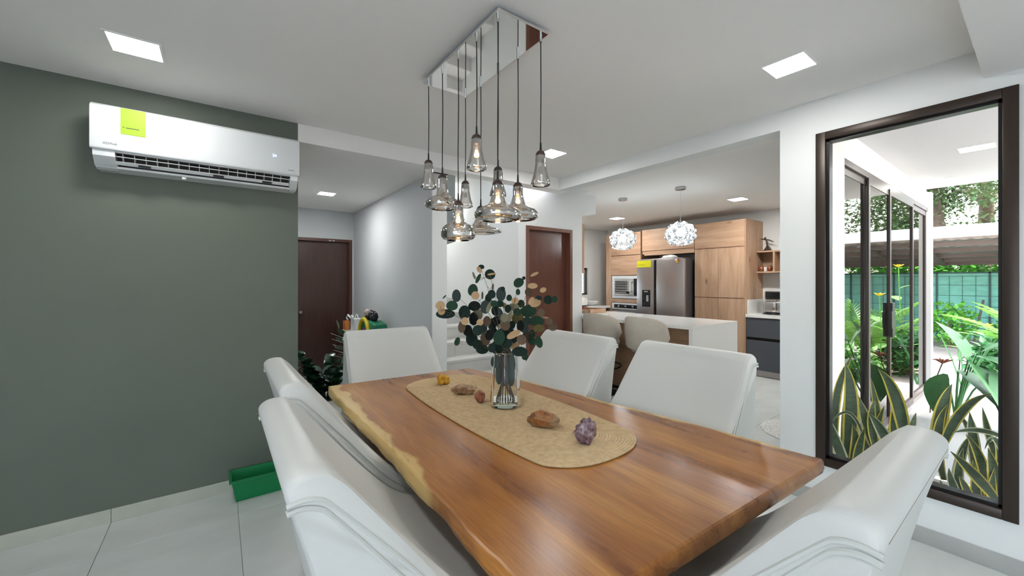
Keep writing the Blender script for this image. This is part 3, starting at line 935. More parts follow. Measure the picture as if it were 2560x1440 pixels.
def leaf_disc():
    m_ = MB(); v_ = [(0, 0, 0)]; f_ = []
    N_ = 14
    for j, rr in ((1, .55), (2, 1.0)):
        for i in range(N_):
            a = 2 * math.pi * i / N_
            tipk = 1 + .06 * math.cos(a - math.pi / 2)
            v_.append((rr * math.cos(a), rr * math.sin(a) * tipk, .10 * rr * rr + .03 * math.sin(2 * a) * rr))
    for i in range(N_):
        f_.append((0, 1 + i, 1 + (i + 1) % N_))
        f_.append((1 + i, 1 + N_ + i, 1 + N_ + (i + 1) % N_, 1 + (i + 1) % N_))
    return m_.add(v_, f_)


leaf_src = {}
right_v = Vector((_R[0], _R[1], 0)); fwd_v = Vector((_F[0], _F[1], 0))
for k, (x, y, rx, ry, ang, colr) in enumerate(LV + LV_IN):
    inside = k >= len(LV)
    dist = math.hypot(x - 650, (y - 560)) / 450
    dep = VD + (rs.uniform(-.03, .03) if inside else rs.uniform(-.17, .12) * (1.1 - .5 * min(1, dist)))
    if inside: dep = VD + (-.02 if k % 2 else .03)
    p = zpt(x, y, dep)
    pxm = dep / FPX / SCL
    key = colr
    if key not in leaf_src:
        o = leaf_disc().build('leaf', M['leaf_' + colr], bq, smooth=True, local=True)
        leaf_src[key] = o
    else:
        o = inst(leaf_src[key], 'leaf', bq)
    # orient the disc towards the viewer with its own tilt
    ax = (right_v * math.cos(math.radians(-ang)) + Vector((0, 0, 1)) * math.sin(math.radians(-ang)))
    nrm = (-fwd_v + right_v * rs.uniform(-.35, .35) + Vector((0, 0, 1)) * rs.uniform(-.2, .45)).normalized()
    if inside: nrm = -fwd_v
    ax = (ax - nrm * ax.dot(nrm)).normalized()
    ay = nrm.cross(ax).normalized()
    R = Matrix((ax, ay, nrm)).transposed().to_4x4()
    o.matrix_local = Matrix.Translation(p - Vector(bq.location)) @ R @ Matrix.Diagonal((rx * pxm * 1.12, ry * pxm * 1.12, max(rx, ry) * pxm * .8, 1))
    if not inside:                                                  # petiole to the nearest stem
        q = min(allp, key=lambda s_: (s_ - p).length)
        if .008 < (q - p).length < .30:
            mid = (q + p) / 2 + Vector((0, 0, -.01))
            sm.tube([q, mid, p], [.0011, .001, .0008], 5)
tw = sm.build('twigs', M['stem'], bq, smooth=True)
tw['kind'] = 'stuff'


def stone(name, px, py, sx, sy, sz, seed, m_, label, rz=0, pits=0):
    p = at(px, py, z=RZ)
    bm = bmesh.new()
    bmesh.ops.create_icosphere(bm, subdivisions=4, radius=1)
    sv = Vector((seed * 3.1, seed * 1.7, seed))
    for v in bm.verts:
        d = v.co.normalized()
        k_ = 1 + .34 * noise.noise(d * 1.2 + sv) + .24 * noise.noise(d * 2.6 + sv) + .13 * noise.noise(d * 6 + sv)
        # facets
        for fdir in range(7):
            h_ = Vector((noise.noise(Vector((fdir, seed, .3))), noise.noise(Vector((fdir, seed, 1.7))), noise.noise(Vector((fdir, seed, 2.9))))).normalized()
            dd = d.dot(h_)
            if dd > .3: k_ = min(k_, .80 / dd)
        if pits: k_ -= pits * max(0, 1 - (d - Vector((-.25, -.75, .35)).normalized()).length * 2.6)
        v.co = d * k_
    zmin = min(v.co.z for v in bm.verts)
    ca, sa = math.cos(rz), math.sin(rz)
    for v in bm.verts:
        x, y, z = v.co.x * sx, v.co.y * sy, max((v.co.z - zmin * .82), 0) * sz
        v.co = (p.x + x * ca - y * sa, p.y + x * sa + y * ca, RZ + z)
    return tag(MB().bm(bm).build(name, m_, smooth='all' if seed != 9 else 25), label, 'stone', 'mineral stones on the jute runner')


stone('mineral_stone', 1108, 960, .042, .042, .034, 2, stone_mat('yellow_mineral', [(.22, .07, .005), (.60, .30, .015), (.78, .45, .05)], 22), 'bright yellow pitted stone at the far end of the runner', 0, .5)
stone('mineral_stone', 1157, 985, .074, .045, .030, 5, stone_mat('petrified_wood', [(.12, .06, .03), (.40, .25, .14), (.62, .46, .31)], 9), 'long tan petrified wood piece between the yellow and red stones', -.75)
stone('mineral_stone', 1200, 1005, .034, .030, .031, 7, stone_mat('red_jasper', [(.13, .03, .015), (.32, .10, .05), (.46, .20, .12)], 26, .4), 'small dark red stone just left of the vase')
stone('mineral_stone', 1357, 1066, .082, .042, .036, 11, stone_mat('orange_brown_agate', [(.07, .04, .018), (.34, .12, .03), (.25, .19, .10), (.52, .17, .06)], 9, .45), 'large orange and brown rough stone right of the vase', -.9)
stone('mineral_stone', 1465, 1108, .050, .042, .052, 9, stone_mat('amethyst', [(.035, .02, .03), (.13, .07, .09), (.27, .19, .22), (.55, .50, .53)], 18, .25), 'purple amethyst crystal at the near end of the runner')

# ================================================================== CHANDELIER
PX, PY = (.973, 1.217), [1.425, 1.602, 1.780, 1.957, 2.135]
ch = thing('pendant_chandelier', (1.095, 1.78, CZ), 'chandelier of ten smoked glass pendants on a mirrored ceiling plate over the table', 'chandelier')
MB().box(.985, 1.205, 1.425, 2.135, 2.618, CZ, .0).build('plate_base', M['black_metal'], ch)
MB().box(.955, 1.240, 1.395, 2.175, 2.606, 2.618, .0015).build('ceiling_plate', M['chrome'], ch)
CONE = [(.0275, .0), (.030, -.012), (.030, -.062), (.033, -.085), (.045, -.13), (.058, -.175), (.063, -.196), (.0615, -.210), (.052, -.214), (.046, -.212)]
SAUC = [(.0275, 0), (.030, -.012), (.030, -.055), (.034, -.075), (.046, -.105), (.058, -.122), (.085, -.136), (.115, -.152), (.130, -.170), (.134, -.188), (.129, -.205), (.112, -.216), (.085, -.220)]
FLAT = [(.0275, 0), (.030, -.012), (.030, -.055), (.034, -.075), (.048, -.112), (.060, -.135), (.090, -.150), (.120, -.163), (.132, -.175), (.133, -.184), (.122, -.192), (.09, -.194)]
BOWL = [(.0275, 0), (.030, -.012), (.030, -.055), (.034, -.080), (.044, -.105), (.058, -.118), (.080, -.128), (.097, -.148), (.103, -.175), (.101, -.200), (.088, -.218), (.066, -.224)]


def pend(col, i, cap_top, bottom, shape, lit, wpx):
    x, y = PX[col], PY[i]
    w = x * _F[0] + y * _F[1]
    zt = CAM_H + (HORIZ - cap_top) / FPX * w
    zb = CAM_H + (HORIZ - bottom) / FPX * w
    rmax = max(r for r, z in shape)
    ks = (wpx / FPX * w / 2) / rmax
    caph = .042 * (.5 + .5 * ks)
    hz = (zt - caph * .72 - zb) / -shape[-1][1] if shape is CONE else (zt - caph * .72 - zb) / -min(z for r, z in shape)
    zg = zt - caph * .72                                            # top rim of the glass
    rc = .0265 * min(1.15, max(.8, ks))
    MB().tube([(x, y, 2.606), (x + .002, y, 2.35), (x - .001, y, 2.1), (x, y, zt + .02)], .0026, 6).build('cord', M['cord'], ch, smooth=True)
    MB().lathe([(.0, 0), (.006, 0), (.006, -.030), (0, -.030)], x, y, 2.606, 12).build('cord_grip', M['steel_bright'], ch, smooth=True)
    MB().tube([(x, y, zt + .036), (x, y, zt - .002)], [.004, .0055], 8).build('cord_sleeve', M['cord'], ch, smooth=True)
    MB().lathe([(.0, 0), (.010, -.002), (.019, -.009), (.0245, -.021), (rc, -.032), (rc, -caph - .012), (.0, -caph - .012)], x, y, zt, 20).build('cap', M['wood_cap'], ch, smooth=True)
    g = MB().lathe([(max(r * (ks if r > .035 else min(1.2, max(.85, ks))), rc + .001), z * hz) for r, z in shape], x, y, zg, 40).build('glass_shade', M['smoke_glass'], ch, smooth='all')
    bz = zg + min(z for r, z in shape) * hz * (.47 if shape is CONE else .42)
    MB().lathe([(.0, .016), (.007, .016), (.008, .006), (.0115, .0), (.0118, -.006), (.008, -.012), (.0, -.014)], x, y, bz, 16).build('bulb', M['warm_bulb'] if lit else M['bulb_off'], ch, smooth=True)


pend(0, 4, 399, 471, CONE, False, 40)
pend(0, 3, 435, 523, SAUC, False, 86)
pend(0, 2, 501, 601, BOWL, True, 86)
pend(1, 4, 451, 518, CONE, False, 38)
pend(0, 1, 335, 424, CONE, True, 51)
pend(1, 3, 514, 583, FLAT, False, 104)
pend(1, 2, 416, 491, CONE, False, 42)
pend(0, 0, 448, 552, SAUC, True, 119)
pend(1, 1, 455, 550, SAUC, True, 102)
pend(1, 0, 376, 464, CONE, False, 49)

# ================================================================== CEILING PANELS
def panel(x, y, z, label, s=.096, group='recessed square ceiling lights', strong=False):
    r = thing('ceiling_light', (x, y, z), label, 'ceiling light', group)
    rim = MB()
    rim.box(x - s - .012, x + s + .012, y - s - .012, y - s, z - .004, z); rim.box(x - s - .012, x + s + .012, y + s, y + s + .012, z - .004, z)
    rim.box(x - s - .012, x - s, y - s, y + s, z - .004, z); rim.box(x + s, x + s + .012, y - s, y + s, z - .004, z)
    rim.build('rim', M['panel_rim'], r)
    MB().box(x - s, x + s, y - s, y + s, z - .003, z - .0005).build('diffuser', M['panel_strong' if strong else 'panel_light'], r)
    return r


panel(-.342, 2.755, CZ, 'square ceiling light above the air conditioner')
panel(2.525, .856, CZ, 'square ceiling light near the garden window top')
panel(2.488, 2.755, CZ, 'square ceiling light behind the hanging glass pendants')
panel(-.342, .856, CZ, 'square ceiling light above and left of the camera, out of frame')
panel(1.06, 5.28, 2.53, 'small square ceiling light in the hall', .085, strong=True)
panel(5.93, 2.64, KZ, 'square kitchen ceiling light right of the crystal globes', strong=True)
panel(5.93, 4.77, KZ, 'square kitchen ceiling light behind the left crystal globe', strong=True)
panel(5.42, .395, CZ, 'terrace ceiling light nearer the garden window')
panel(6.82, .76, CZ, 'terrace ceiling light farther out by the sliding door')
for yy in (-1.5, -3.4):  # unseen panels added behind the camera to fill the room with light
    panel(-.342, yy, 2.49, 'added square fill light on the left behind the camera, %s row, out of frame' % ('nearer' if yy > -2 else 'farther'))
    panel(2.0, yy, 2.49, 'added square fill light on the right behind the camera, %s row, out of frame' % ('nearer' if yy > -2 else 'farther'))
panel(2.55, 5.55, 2.95, 'added square fill light hidden high over the staircase', strong=True)  # hidden panel added to brighten the stairwell
panel(5.93, 1.45, KZ, 'added square kitchen fill light, hidden nearest the sliding door', strong=True)  # hidden panel added to brighten the kitchen

# ================================================================== AIR CONDITIONER
AX0, AX1 = -.583, .458
ac = thing('air_conditioner', ((AX0 + AX1) / 2, GY, 2.10), 'white split air conditioner with lime sticker on the olive wall', 'air conditioner')
# (y, z) sections
body = [(GY, 2.108), (GY, 2.455), (GY - .10, 2.46), (GY - .165, 2.452), (GY - .185, 2.43), (GY - .185, 2.20), (GY - .178, 2.192), (GY - .10, 2.195), (GY - .075, 2.16), (GY - .085, 2.128), (GY - .122, 2.124), (GY - .118, 2.112)]
MB().prism(body, 'x', AX0 + .012, AX1 - .012).build('body', M['white_plastic'], ac)
fp = [(GY - .06, 2.462), (GY - .14, 2.464), (GY - .175, 2.458), (GY - .197, 2.440), (GY - .200, 2.42), (GY - .200, 2.215), (GY - .196, 2.200), (GY - .186, 2.196), (GY - .182, 2.43), (GY - .06, 2.452)]
MB().prism(fp, 'x', AX0, AX1, bev=.004).build('front_panel', M['white_plastic'], ac, smooth=30)
# end cheeks closing the outlet
for xa, xb in ((AX0 + .008, AX0 + .10), (AX1 - .055, AX1 - .008)):
    MB().prism([(GY, 2.11), (GY, 2.20), (GY - .186, 2.20), (GY - .178, 2.165), (GY - .13, 2.118), (GY - .08, 2.105)], 'x', xa, xb, bev=.004).build('end_cheek', M['white_plastic'], ac, smooth=30)
MB().prism([(GY - .10, 2.1945), (GY - .165, 2.1915), (GY - .165, 2.190), (GY - .105, 2.188), (GY - .085, 2.160), (GY - .092, 2.1295), (GY - .082, 2.1285), (GY - .0755, 2.16)], 'x', AX0 + .10, AX1 - .055).build('outlet_cavity', M['steel_dark'], ac)
fl_ = MB().prism([(GY - .152, 2.147), (GY - .148, 2.150), (GY - .132, 2.134), (GY - .136, 2.131)], 'x', AX0 + .10, AX1 - .06).build('louvre_flap', M['white_plastic'], ac)
for xx in (-.36, -.005, .265):
    MB().box(xx - .028, xx + .028, GY - .156, GY - .140, 2.131, 2.140).build('flap_clip', M['black_gloss'], ac)
MB().tube([(AX0 + .10, GY - .166, 2.172), (AX1 - .06, GY - .166, 2.172)], .0028, 6).build('louvre_bar', M['white_plastic'], ac)
vane0 = None
for k in range(17):
    x = AX0 + .13 + k * .05
    if vane0 is None:
        vane0 = MB().prism([(GY - .168, 2.190), (GY - .110, 2.186), (GY - .10, 2.140), (GY - .142, 2.142)], 'x', x - .0014, x + .0014).build('vane', M['white_plastic'], ac)
    else:
        inst(vane0, 'vane', ac, (k * .05, 0, 0))
stk = box('energy_sticker', M['sticker'], -.457, -.350, GY - .2018, GY - .2000, 2.298, 2.447, ac)
MB().box(-.448, -.440, GY - .2026, GY - .2014, 2.336, 2.340).build('print_dot', M['sticker_ink'], stk)
MB().box(-.434, -.378, GY - .2026, GY - .2014, 2.333, 2.338).build('print_line', M['sticker_ink'], stk)
text_mesh('brand_print', 'ADINA', .019, M['logo'], ac, (-.500 - ac.location.x, -.2012, .133), (math.pi / 2, 0, 0))
text_mesh('inverter_print', 'INVERTER', .008, M['logo'], ac, (.405 - ac.location.x, -.2012, .130), (math.pi / 2, 0, 0))
text_mesh('temperature_display', '24', .026, M['lcd'], ac, (.305 - ac.location.x, -.2012, .215), (math.pi / 2, 0, 0))
MB().lathe([(0, 0), (.012, 0), (.012, -.012), (.0, -.016)], -.18, GY - .11, 2.108, 12).build('drain_cap', M['white_plastic'], ac)

# ================================================================== GREEN PLANTER BOX
pb = at(592, 1253, z=0)
x0, x1, y0, y1, hh = .058, .56, 3.150, 3.345, .150
m = MB()
def frus(inn, z, sh):
    return [(x0 + inn + sh, y0 + inn + sh, z), (x1 - inn - sh, y0 + inn + sh, z), (x1 - inn - sh, y1 - inn - sh, z), (x0 + inn + sh, y1 - inn - sh, z)]
vs = frus(0, 0.0, .030) + frus(0, hh - .012, .006) + frus(-.008, hh - .012, .0) + frus(-.008, hh, .0) + frus(.008, hh, .0) + frus(.014, .02, .022)
fs = [(3, 2, 1, 0)]
for l in range(5):
    fs += [(l * 4 + k, l * 4 + (k + 1) % 4, l * 4 + 4 + (k + 1) % 4, l * 4 + 4 + k) for k in range(4)]
fs.append((20, 21, 22, 23))
tag(m.add(vs, fs).build('planter_box', M['green_plastic']), 'empty green plastic planter box on the floor by the olive wall', 'planter')

# ================================================================== KITCHEN
XC = 6.616                                                         # cabinet front plane
FT = .02                                                            # front thickness


def front(name, parent, y0, y1, z0, z1, m_, x=XC, bev=.0015):
    g = .003
    return MB().box(x - FT, x, y0 + g, y1 - g, z0 + g, z1 - g, bev, seg=1).build(name, m_, parent)


pa = thing('pantry_cabinet', (6.9, 3.245, 0), 'tall oak pantry cabinet right of the fridge', 'cabinet', 'oak kitchen cabinets')
MB().box(XC, KX1 - .001, 2.838, 3.648, .09, 2.432).build('body', M['oak_v'], pa)
MB().box(XC - FT, KX1 - .001, 2.822, 2.838, .0, 2.436).build('side_panel', M['oak_v'], pa)
MB().box(XC + .05, KX1 - .01, 2.84, 3.648, 0, .09).build('plinth', M['steel'], pa)
front('flap_door', pa, 2.838, 3.648, 2.008, 2.434, M['oak'])
front('door', pa, 2.838, 3.243, 1.188, 2.000, M['oak_v']); front('door', pa, 3.243, 3.648, 1.188, 2.000, M['oak_v'])
front('door', pa, 2.838, 3.243, .09, 1.180, M['oak_v']); front('door', pa, 3.243, 3.648, .09, 1.180, M['oak_v'])

of = thing('fridge_top_cabinet', (6.9, 4.18, 1.97), 'oak cabinet bridging over the steel fridge', 'cabinet', 'oak kitchen cabinets')
MB().box(XC, KX1 - .001, 3.652, 4.708, 1.975, 2.434).build('body', M['oak'], of)
front('flap_door', of, 3.652, 4.708, 2.035, 2.445, M['oak'])
front('lower_rail', of, 3.652, 4.66, 1.945, 2.030, M['oak'], XC + .004)

ot = thing('oven_tower_cabinet', (6.9, 5.08, 0), 'oak oven tower cabinet left of the fridge', 'cabinet', 'oak kitchen cabinets')
m = MB()
m.box(XC, KX1 - .001, 4.735, 4.760, 0, 2.43); m.box(XC, KX1 - .001, 5.435, 5.46, 0, 2.43); m.box(XC + .3, KX1 - .001, 4.76, 5.435, .09, 2.43)
m.box(XC, XC + .3, 4.76, 5.435, 1.575, 2.43); m.box(XC, XC + .3, 4.76, 5.435, 1.02, 1.10); m.box(XC, XC + .3, 4.76, 5.435, .09, .52)
m.build('body', M['oak_v'], ot)
front('flap_door', ot, 4.735, 5.46, 1.985, 2.43, M['oak'])
front('door', ot, 4.735, 5.46, 1.580, 1.975, M['oak'])
front('filler_panel', ot, 4.735, 5.46, 1.020, 1.105, M['oak'])
front('drawer', ot, 4.735, 5.46, .10, .54, M['oak'])
MB().box(XC - .01, KX1 - .001, 5.46, 5.60, 0, 2.43).build('end_panel', M['oak_v'], ot)
MB().box(XC + .03, KX1 - .01, 4.74, 5.46, 0, .09).build('plinth', M['steel'], ot)

mw = thing('microwave_oven', (6.8, 5.07, 1.11), 'built-in white framed microwave with mirrored door in the oak tower', 'microwave')
MB().box(XC - .014, XC + .26, 4.77, 5.425, 1.112, 1.565).build('body', M['white_plastic'], mw)
MB().box(XC - .030, XC - .014, 4.77, 5.425, 1.112, 1.565, .003).build('trim_frame', M['white_plastic'], mw)
MB().box(XC - .042, XC - .030, 4.90, 5.37, 1.17, 1.51, .004).build('door', M['steel_bright'], mw)
MB().box(XC - .046, XC - .042, 4.98, 5.34, 1.21, 1.46).build('mirror_glass', M['chrome'], mw)
MB().tube([(XC - .042, 4.925, 1.24), (XC - .07, 4.925, 1.27), (XC - .07, 4.925, 1.42), (XC - .042, 4.925, 1.45)], .008, 8).build('handle', M['steel_bright'], mw, smooth=True)
MB().box(XC - .040, XC - .030, 4.785, 4.885, 1.17, 1.51, .003).build('control_panel', M['black_gloss'], mw)

ov = thing('wall_oven', (6.8, 5.07, .53), 'built-in steel oven with three knobs below the microwave', 'oven')
MB().box(XC - .014, XC + .28, 4.765, 5.43, .545, 1.015).build('body', M['steel_dark'], ov)
cpn = MB().box(XC - .030, XC - .014, 4.765, 5.43, .885, 1.015, .004).build('control_panel', M['white_plastic'], ov)
MB().box(XC - .033, XC - .030, 4.79, 5.37, .915, .985).build('dark_glass', M['black_gloss'], ov)
for yy in (4.90, 5.07, 5.24):
    k = MB().lathe([(0, 0), (.026, 0), (.022, .022), (.0, .024)], n=16)
    k.v = [(XC - .033 - v[2], yy + v[0], .95 + v[1]) for v in k.v]
    k.build('knob', M['steel_bright'], ov, smooth=True)
MB().box(XC - .034, XC - .014, 4.775, 5.42, .55, .875, .004).build('door', M['steel'], ov)
MB().tube([(XC - .034, 5.38, .835), (XC - .075, 5.38, .835), (XC - .075, 4.815, .835), (XC - .034, 4.815, .835)], .011, 8).build('handle', M['steel_bright'], ov, smooth=True)

# fridge
FX = 6.36
fr = thing('refrigerator', (6.75, 4.19, 0), 'brushed steel side-by-side fridge with yellow sticker and black dispenser', 'refrigerator')
FY0, FY1, FZ = 3.70, 4.655, 1.845
MB().box(FX + .075, KX1 - .02, FY0 + .01, FY1 - .01, .03, FZ - .015, .004).build('body', M['steel_dark'], fr)
MB().box(FX + .1, KX1 - .05, FY0 + .03, FY1 - .03, 0, .03).build('base_feet', M['black_metal'], fr)
fd = MB().box(FX, FX + .068, 4.292, FY1, .05, FZ, .008).build('freezer_door', M['steel'], fr, smooth=True)
fd2 = MB().box(FX, FX + .068, FY0, 4.238, .05, FZ, .008).build('fridge_door', M['steel'], fr, smooth=True)
MB().box(FX + .02, FX + .066, 4.238, 4.292, .05, FZ - .005).build('handle_channel', M['black_gloss'], fr)
MB().box(FX + .03, FX + .3, 3.75, 4.6, FZ - .012, FZ + .02, .004).build('hinge_cover', M['steel'], fr)
dp = MB().box(FX - .004, FX + .01, 4.36, 4.535, .985, 1.295, .003).build('dispenser', M['black_gloss'], fd)
MB().box(FX - .012, FX - .004, 4.395, 4.44, 1.08, 1.20, .003).build('dispenser_lever', M['grey_plastic'], fd)
MB().box(FX - .006, FX - .004, 4.41, 4.49, 1.255, 1.275).build('dispenser_display', M['steel_bright'], fd)
ys = MB().box(FX - .003, FX, 4.345, 4.645, 1.715, 1.838).build('energy_sticker', M['sticker_y'], fd)
MB().box(FX - .0045, FX - .003, 4.46, 4.63, 1.757, 1.763).build('print_line', M['sticker_ink'], fd)
mg = thing('fridge_magnet', (FX - .004, 3.83, 1.80), 'small orange and white magnet at the top of the fridge door', 'magnet')
MB().lathe([(0, 0), (.028, 0), (.026, .006), (0, .008)], 0, 0, 0, 14).build('magnet_disc', M['toy_orange'], mg, local=True).rotation_euler = (0, -math.pi / 2, 0)
o = MB().lathe([(0, 0), (.018, 0), (.016, .008), (0, .010)], .028, .02, 0, 12).build('magnet_flower', M['paper'], mg, local=True); o.rotation_euler = (0, -math.pi / 2, 0)
o = MB().lathe([(0, 0), (.016, 0), (.014, .008), (0, .010)], .03, -.03, 0, 12).build('magnet_bud', M['red_petal'], mg, local=True); o.rotation_euler = (0, -math.pi / 2, 0)
bag = MB()
bm = bmesh.new(); bmesh.ops.create_icosphere(bm, subdivisions=3, radius=1)
for v in bm.verts:
    k_ = 1 + .35 * noise.noise(v.co * 2.2)
    v.co = (6.60 + v.co.x * .07 * k_, 4.12 + v.co.y * .14 * k_, FZ + .05 + max(-.6, v.co.z) * .04 * k_)
tag(bag.bm(bm).build('crumpled_bag', M['paper'], smooth='all'), 'crumpled clear plastic bag lying on top of the fridge', 'bag')

# counter with grey drawers
cu = thing('drawer_cabinet', (6.9, 1.97, 0), 'anthracite two-drawer base cabinet under the white worktop', 'cabinet')
MB().box(XC, KX1 - .001, 1.12, 2.818, .10, .895).build('body', M['anthracite'], cu)
MB().box(XC + .03, KX1 - .01, 1.12, 2.818, 0, .10).build('plinth', M['steel'], cu)
for ya, yb in ((1.97, 2.816), (1.12, 1.97)):
    front('drawer_front', cu, ya, yb, .105, .555, M['anthracite']); front('drawer_front', cu, ya, yb, .595, .888, M['anthracite'])
MB().box(XC - .006, XC, 1.12, 2.816, .556, .594).build('grip_channel', M['black_metal'], cu)
wt = thing('kitchen_worktop', (6.9, 1.97, .90), 'white stone worktop holding the air fryer', 'worktop')
MB().box(XC - .035, KX1 - .001, 1.10, 2.819, .898, .945, .003).build('top', M['quartz'], wt)
MB().box(XC + .02, KX1 - .03, 2.799, 2.819, .945, 1.165, .002).build('side_upstand', M['quartz'], wt)
MB().box(KX1 - .02, KX1 - .002, 1.10, 2.799, .945, 1.165, .002).build('back_upstand', M['quartz'], wt)

af = thing('air_fryer', (6.98, 2.53, .945), 'steel and black air fryer on the white worktop', 'air fryer')
ax, ay, az = 6.94, 2.53, .947
MB().box(ax - .15, ax + .16, ay - .19, ay + .13, az, az + .022, .01).build('base', M['black_gloss'], af, smooth=True)
MB().box(ax - .13, ax + .15, ay - .175, ay + .115, az + .022, az + .20, .02, seg=3).build('basket_front', M['steel'], af, smooth=True)
MB().box(ax - .125, ax + .15, ay - .175, ay + .115, az + .203, az + .355, .02, seg=3).build('housing', M['steel_bright'], af, smooth=True)
MB().box(ax - .133, ax - .122, ay - .155, ay + .095, az + .235, az + .345, .004).build('control_panel', M['black_gloss'], af)
MB().box(ax - .185, ax - .165, ay - .06, ay - .02, az + .045, az + .185, .008).build('handle', M['steel_bright'], af, smooth=True)
MB().box(ax - .168, ax - .12, ay - .055, ay - .025, az + .06, az + .17, .006).build('handle_stem', M['black_gloss'], af)

# wall shelf + things on it
sh = thing('wall_shelf', (7.08, 2.3, 1.59), 'open oak box shelf on the wall above the air fryer', 'shelf')
SX0 = 6.97
MB().box(SX0, KX1 - .001, 1.75, 2.819, 1.918, 1.942).build('top_board', M['oak'], sh)
MB().box(SX0, KX1 - .001, 1.75, 2.819, 1.590, 1.612).build('bottom_board', M['oak'], sh)
MB().box(SX0, KX1 - .001, 2.56, 2.584, 1.612, 1.918).build('divider', M['oak_v'], sh)
MB().box(SX0, KX1 - .001, 1.75, 1.774, 1.612, 1.918).build('divider', M['oak_v'], sh)
MB().box(KX1 - .016, KX1 - .001, 1.774, 2.819, 1.612, 1.918).build('back_board', M['oak'], sh)
for yy, lb in ((2.775, 'copper glazed cup on the oak shelf, left one'), (2.655, 'copper glazed cup on the oak shelf, right one')):
    tag(MB().lathe([(0, 0), (.02, 0), (.036, .02), (.042, .045), (.036, .07), (.030, .078), (.027, .076), (.034, .045), (0, .01)], 7.05, yy, 1.613, 20).build('cup', M['copper'], smooth='all'), lb, 'cup', 'cups on the oak shelf')
tag(MB().lathe([(0, 0), (.022, 0), (.026, .07), (.023, .07), (.02, .006), (0, .006)], 7.04, 2.713, 1.613, 18).build('drinking_glass', M['white_ceramic'], smooth=True), 'small white cup between the two copper cups', 'cup')
fgp = thing('bronze_figurine', (7.08, 2.735, 1.942), 'small dark bronze dancer figurine on top of the oak shelf', 'figurine')
fx, fy, fz = 7.08, 2.70, 1.943
MB().lathe([(0, 0), (.065, 0), (.06, .012), (.030, .05), (.014, .085), (.0, .09)], fx, fy, fz, 16).build('skirt', M['bronze'], fgp, smooth=True)
MB().tube([(fx, fy, fz + .07), (fx, fy + .008, fz + .13), (fx, fy + .02, fz + .175)], [.012, .016, .010], 8).build('torso', M['bronze'], fgp, smooth=True)
MB().tube([(fx, fy + .10, fz + .20), (fx, fy + .04, fz + .185), (fx, fy - .02, fz + .172), (fx, fy - .085, fz + .14)], [.006, .011, .011, .006], 8).build('arms', M['bronze'], fgp, smooth=True)
bm = bmesh.new(); bmesh.ops.create_icosphere(bm, subdivisions=2, radius=.017)
for v in bm.verts: v.co += Vector((fx, fy + .035, fz + .205))
MB().bm(bm).build('head', M['bronze'], fgp, smooth='all')

# island
isl = thing('kitchen_island', (4.8, 3.8, 0), 'kitchen island with white waterfall top and dark oak panel', 'island')
IX0, IX1, IY0, IY1 = 4.270, 5.345, 2.385, 5.25
MB().box(IX0, IX1, IY0, IY1, .905, .945, .002).build('countertop', M['quartz'], isl)
MB().box(IX0, IX1, IY0, IY0 + .045, .0, .905, .002).build('waterfall_end', M['quartz'], isl)
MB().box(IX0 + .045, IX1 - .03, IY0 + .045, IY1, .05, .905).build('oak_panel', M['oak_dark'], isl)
MB().box(IX0 + .06, IX1 - .05, IY0 + .045, IY1, 0, .05).build('plinth', M['black_metal'], isl)

# bar stools
def make_stool(label):
    r = thing('bar_stool', (0, 0, 0), label, 'bar stool', 'beige suede bar stools at the island')
    MB().lathe([(0, 0), (.205, 0), (.205, .006), (.19, .012), (.05, .022), (.03, .05), (0, .05)], n=36).build('base', M['black_metal'], r, smooth=True, local=True)
    MB().lathe([(.028, .03), (.028, .40), (.018, .40), (.018, .62), (.0, .62)], n=20).build('column', M['black_metal'], r, smooth=True, local=True)
    ring = [(.03, 0, .40)] + [(.13 + .10 * math.cos(a), .15 * math.sin(a), .33 + .03 * math.cos(a)) for a in [math.pi * (1 - 2 * k / 20) for k in range(21)]]
    MB().tube(ring[1:], .010, 8, closed=False).build('footrest', M['black_metal'], r, smooth=True, local=True)
    MB().lathe([(0, .60), (.14, .605), (.190, .63), (.205, .67), (.195, .705), (.17, .725), (0, .73)], n=32).build('seat', M['suede'], r, smooth=True, local=True)
    # wrap-around back shell: sweep from one side through the rear to the other
    vs, fs = [], []
    NA, prof = 29, []
    for i in range(NA):
        u = -1 + 2 * i / (NA - 1)
        a = math.pi + u * 1.75
        bot = .665 + .02 * abs(u) + .10 * abs(u) ** 14
        top = max(bot + .03, .665 + (.385 - .08 * abs(u) ** 2) * max(0, 1 - abs(u) ** 12) ** .5)
        Ro = .238
        sq = 1 + .06 * math.cos(2 * a)
        for (dr, t) in ((0, .0), (.012, .06), (.018, .5), (.006, .94), (-.02, 1.0), (-.05, .96), (-.06, .5), (-.045, .06), (-.025, 0)):
            lean = .035 * t
            vs.append(((Ro * sq + dr + lean) * math.cos(a) * 1.0, (Ro * sq + dr + lean * .6) * math.sin(a) * 1.02, bot + (top - bot) * t))
    P = 9
    for i in range(NA - 1):
        fs += [(i * P + k, (i + 1) * P + k, (i + 1) * P + (k + 1) % P, i * P + (k + 1) % P) for k in range(P)]
    fs.append(tuple(range(P))); fs.append(tuple(reversed(range((NA - 1) * P, NA * P))))
    sh_ = MB().add(vs, fs).build('back_shell', M['suede'], r, smooth=60, local=True)
    a = math.pi - .62
    MB().tube([((.268 + .033 * t) * math.cos(a), (.268 + .026 * t) * math.sin(a), .68 + .33 * t) for t in (.05, .3, .6, .95)], .0025, 5).build('back_seam', M['seam'], sh_, local=True)
    return r


s1 = make_stool('beige suede bar stool at the island, nearer the reddish brown door')
s1.location = (4.085, 3.50, 0)
s2 = copy_tree(s1)
s2.location = (4.075, 2.82, 0)
s2['label'] = 'beige suede bar stool at the island, nearer the white waterfall end'

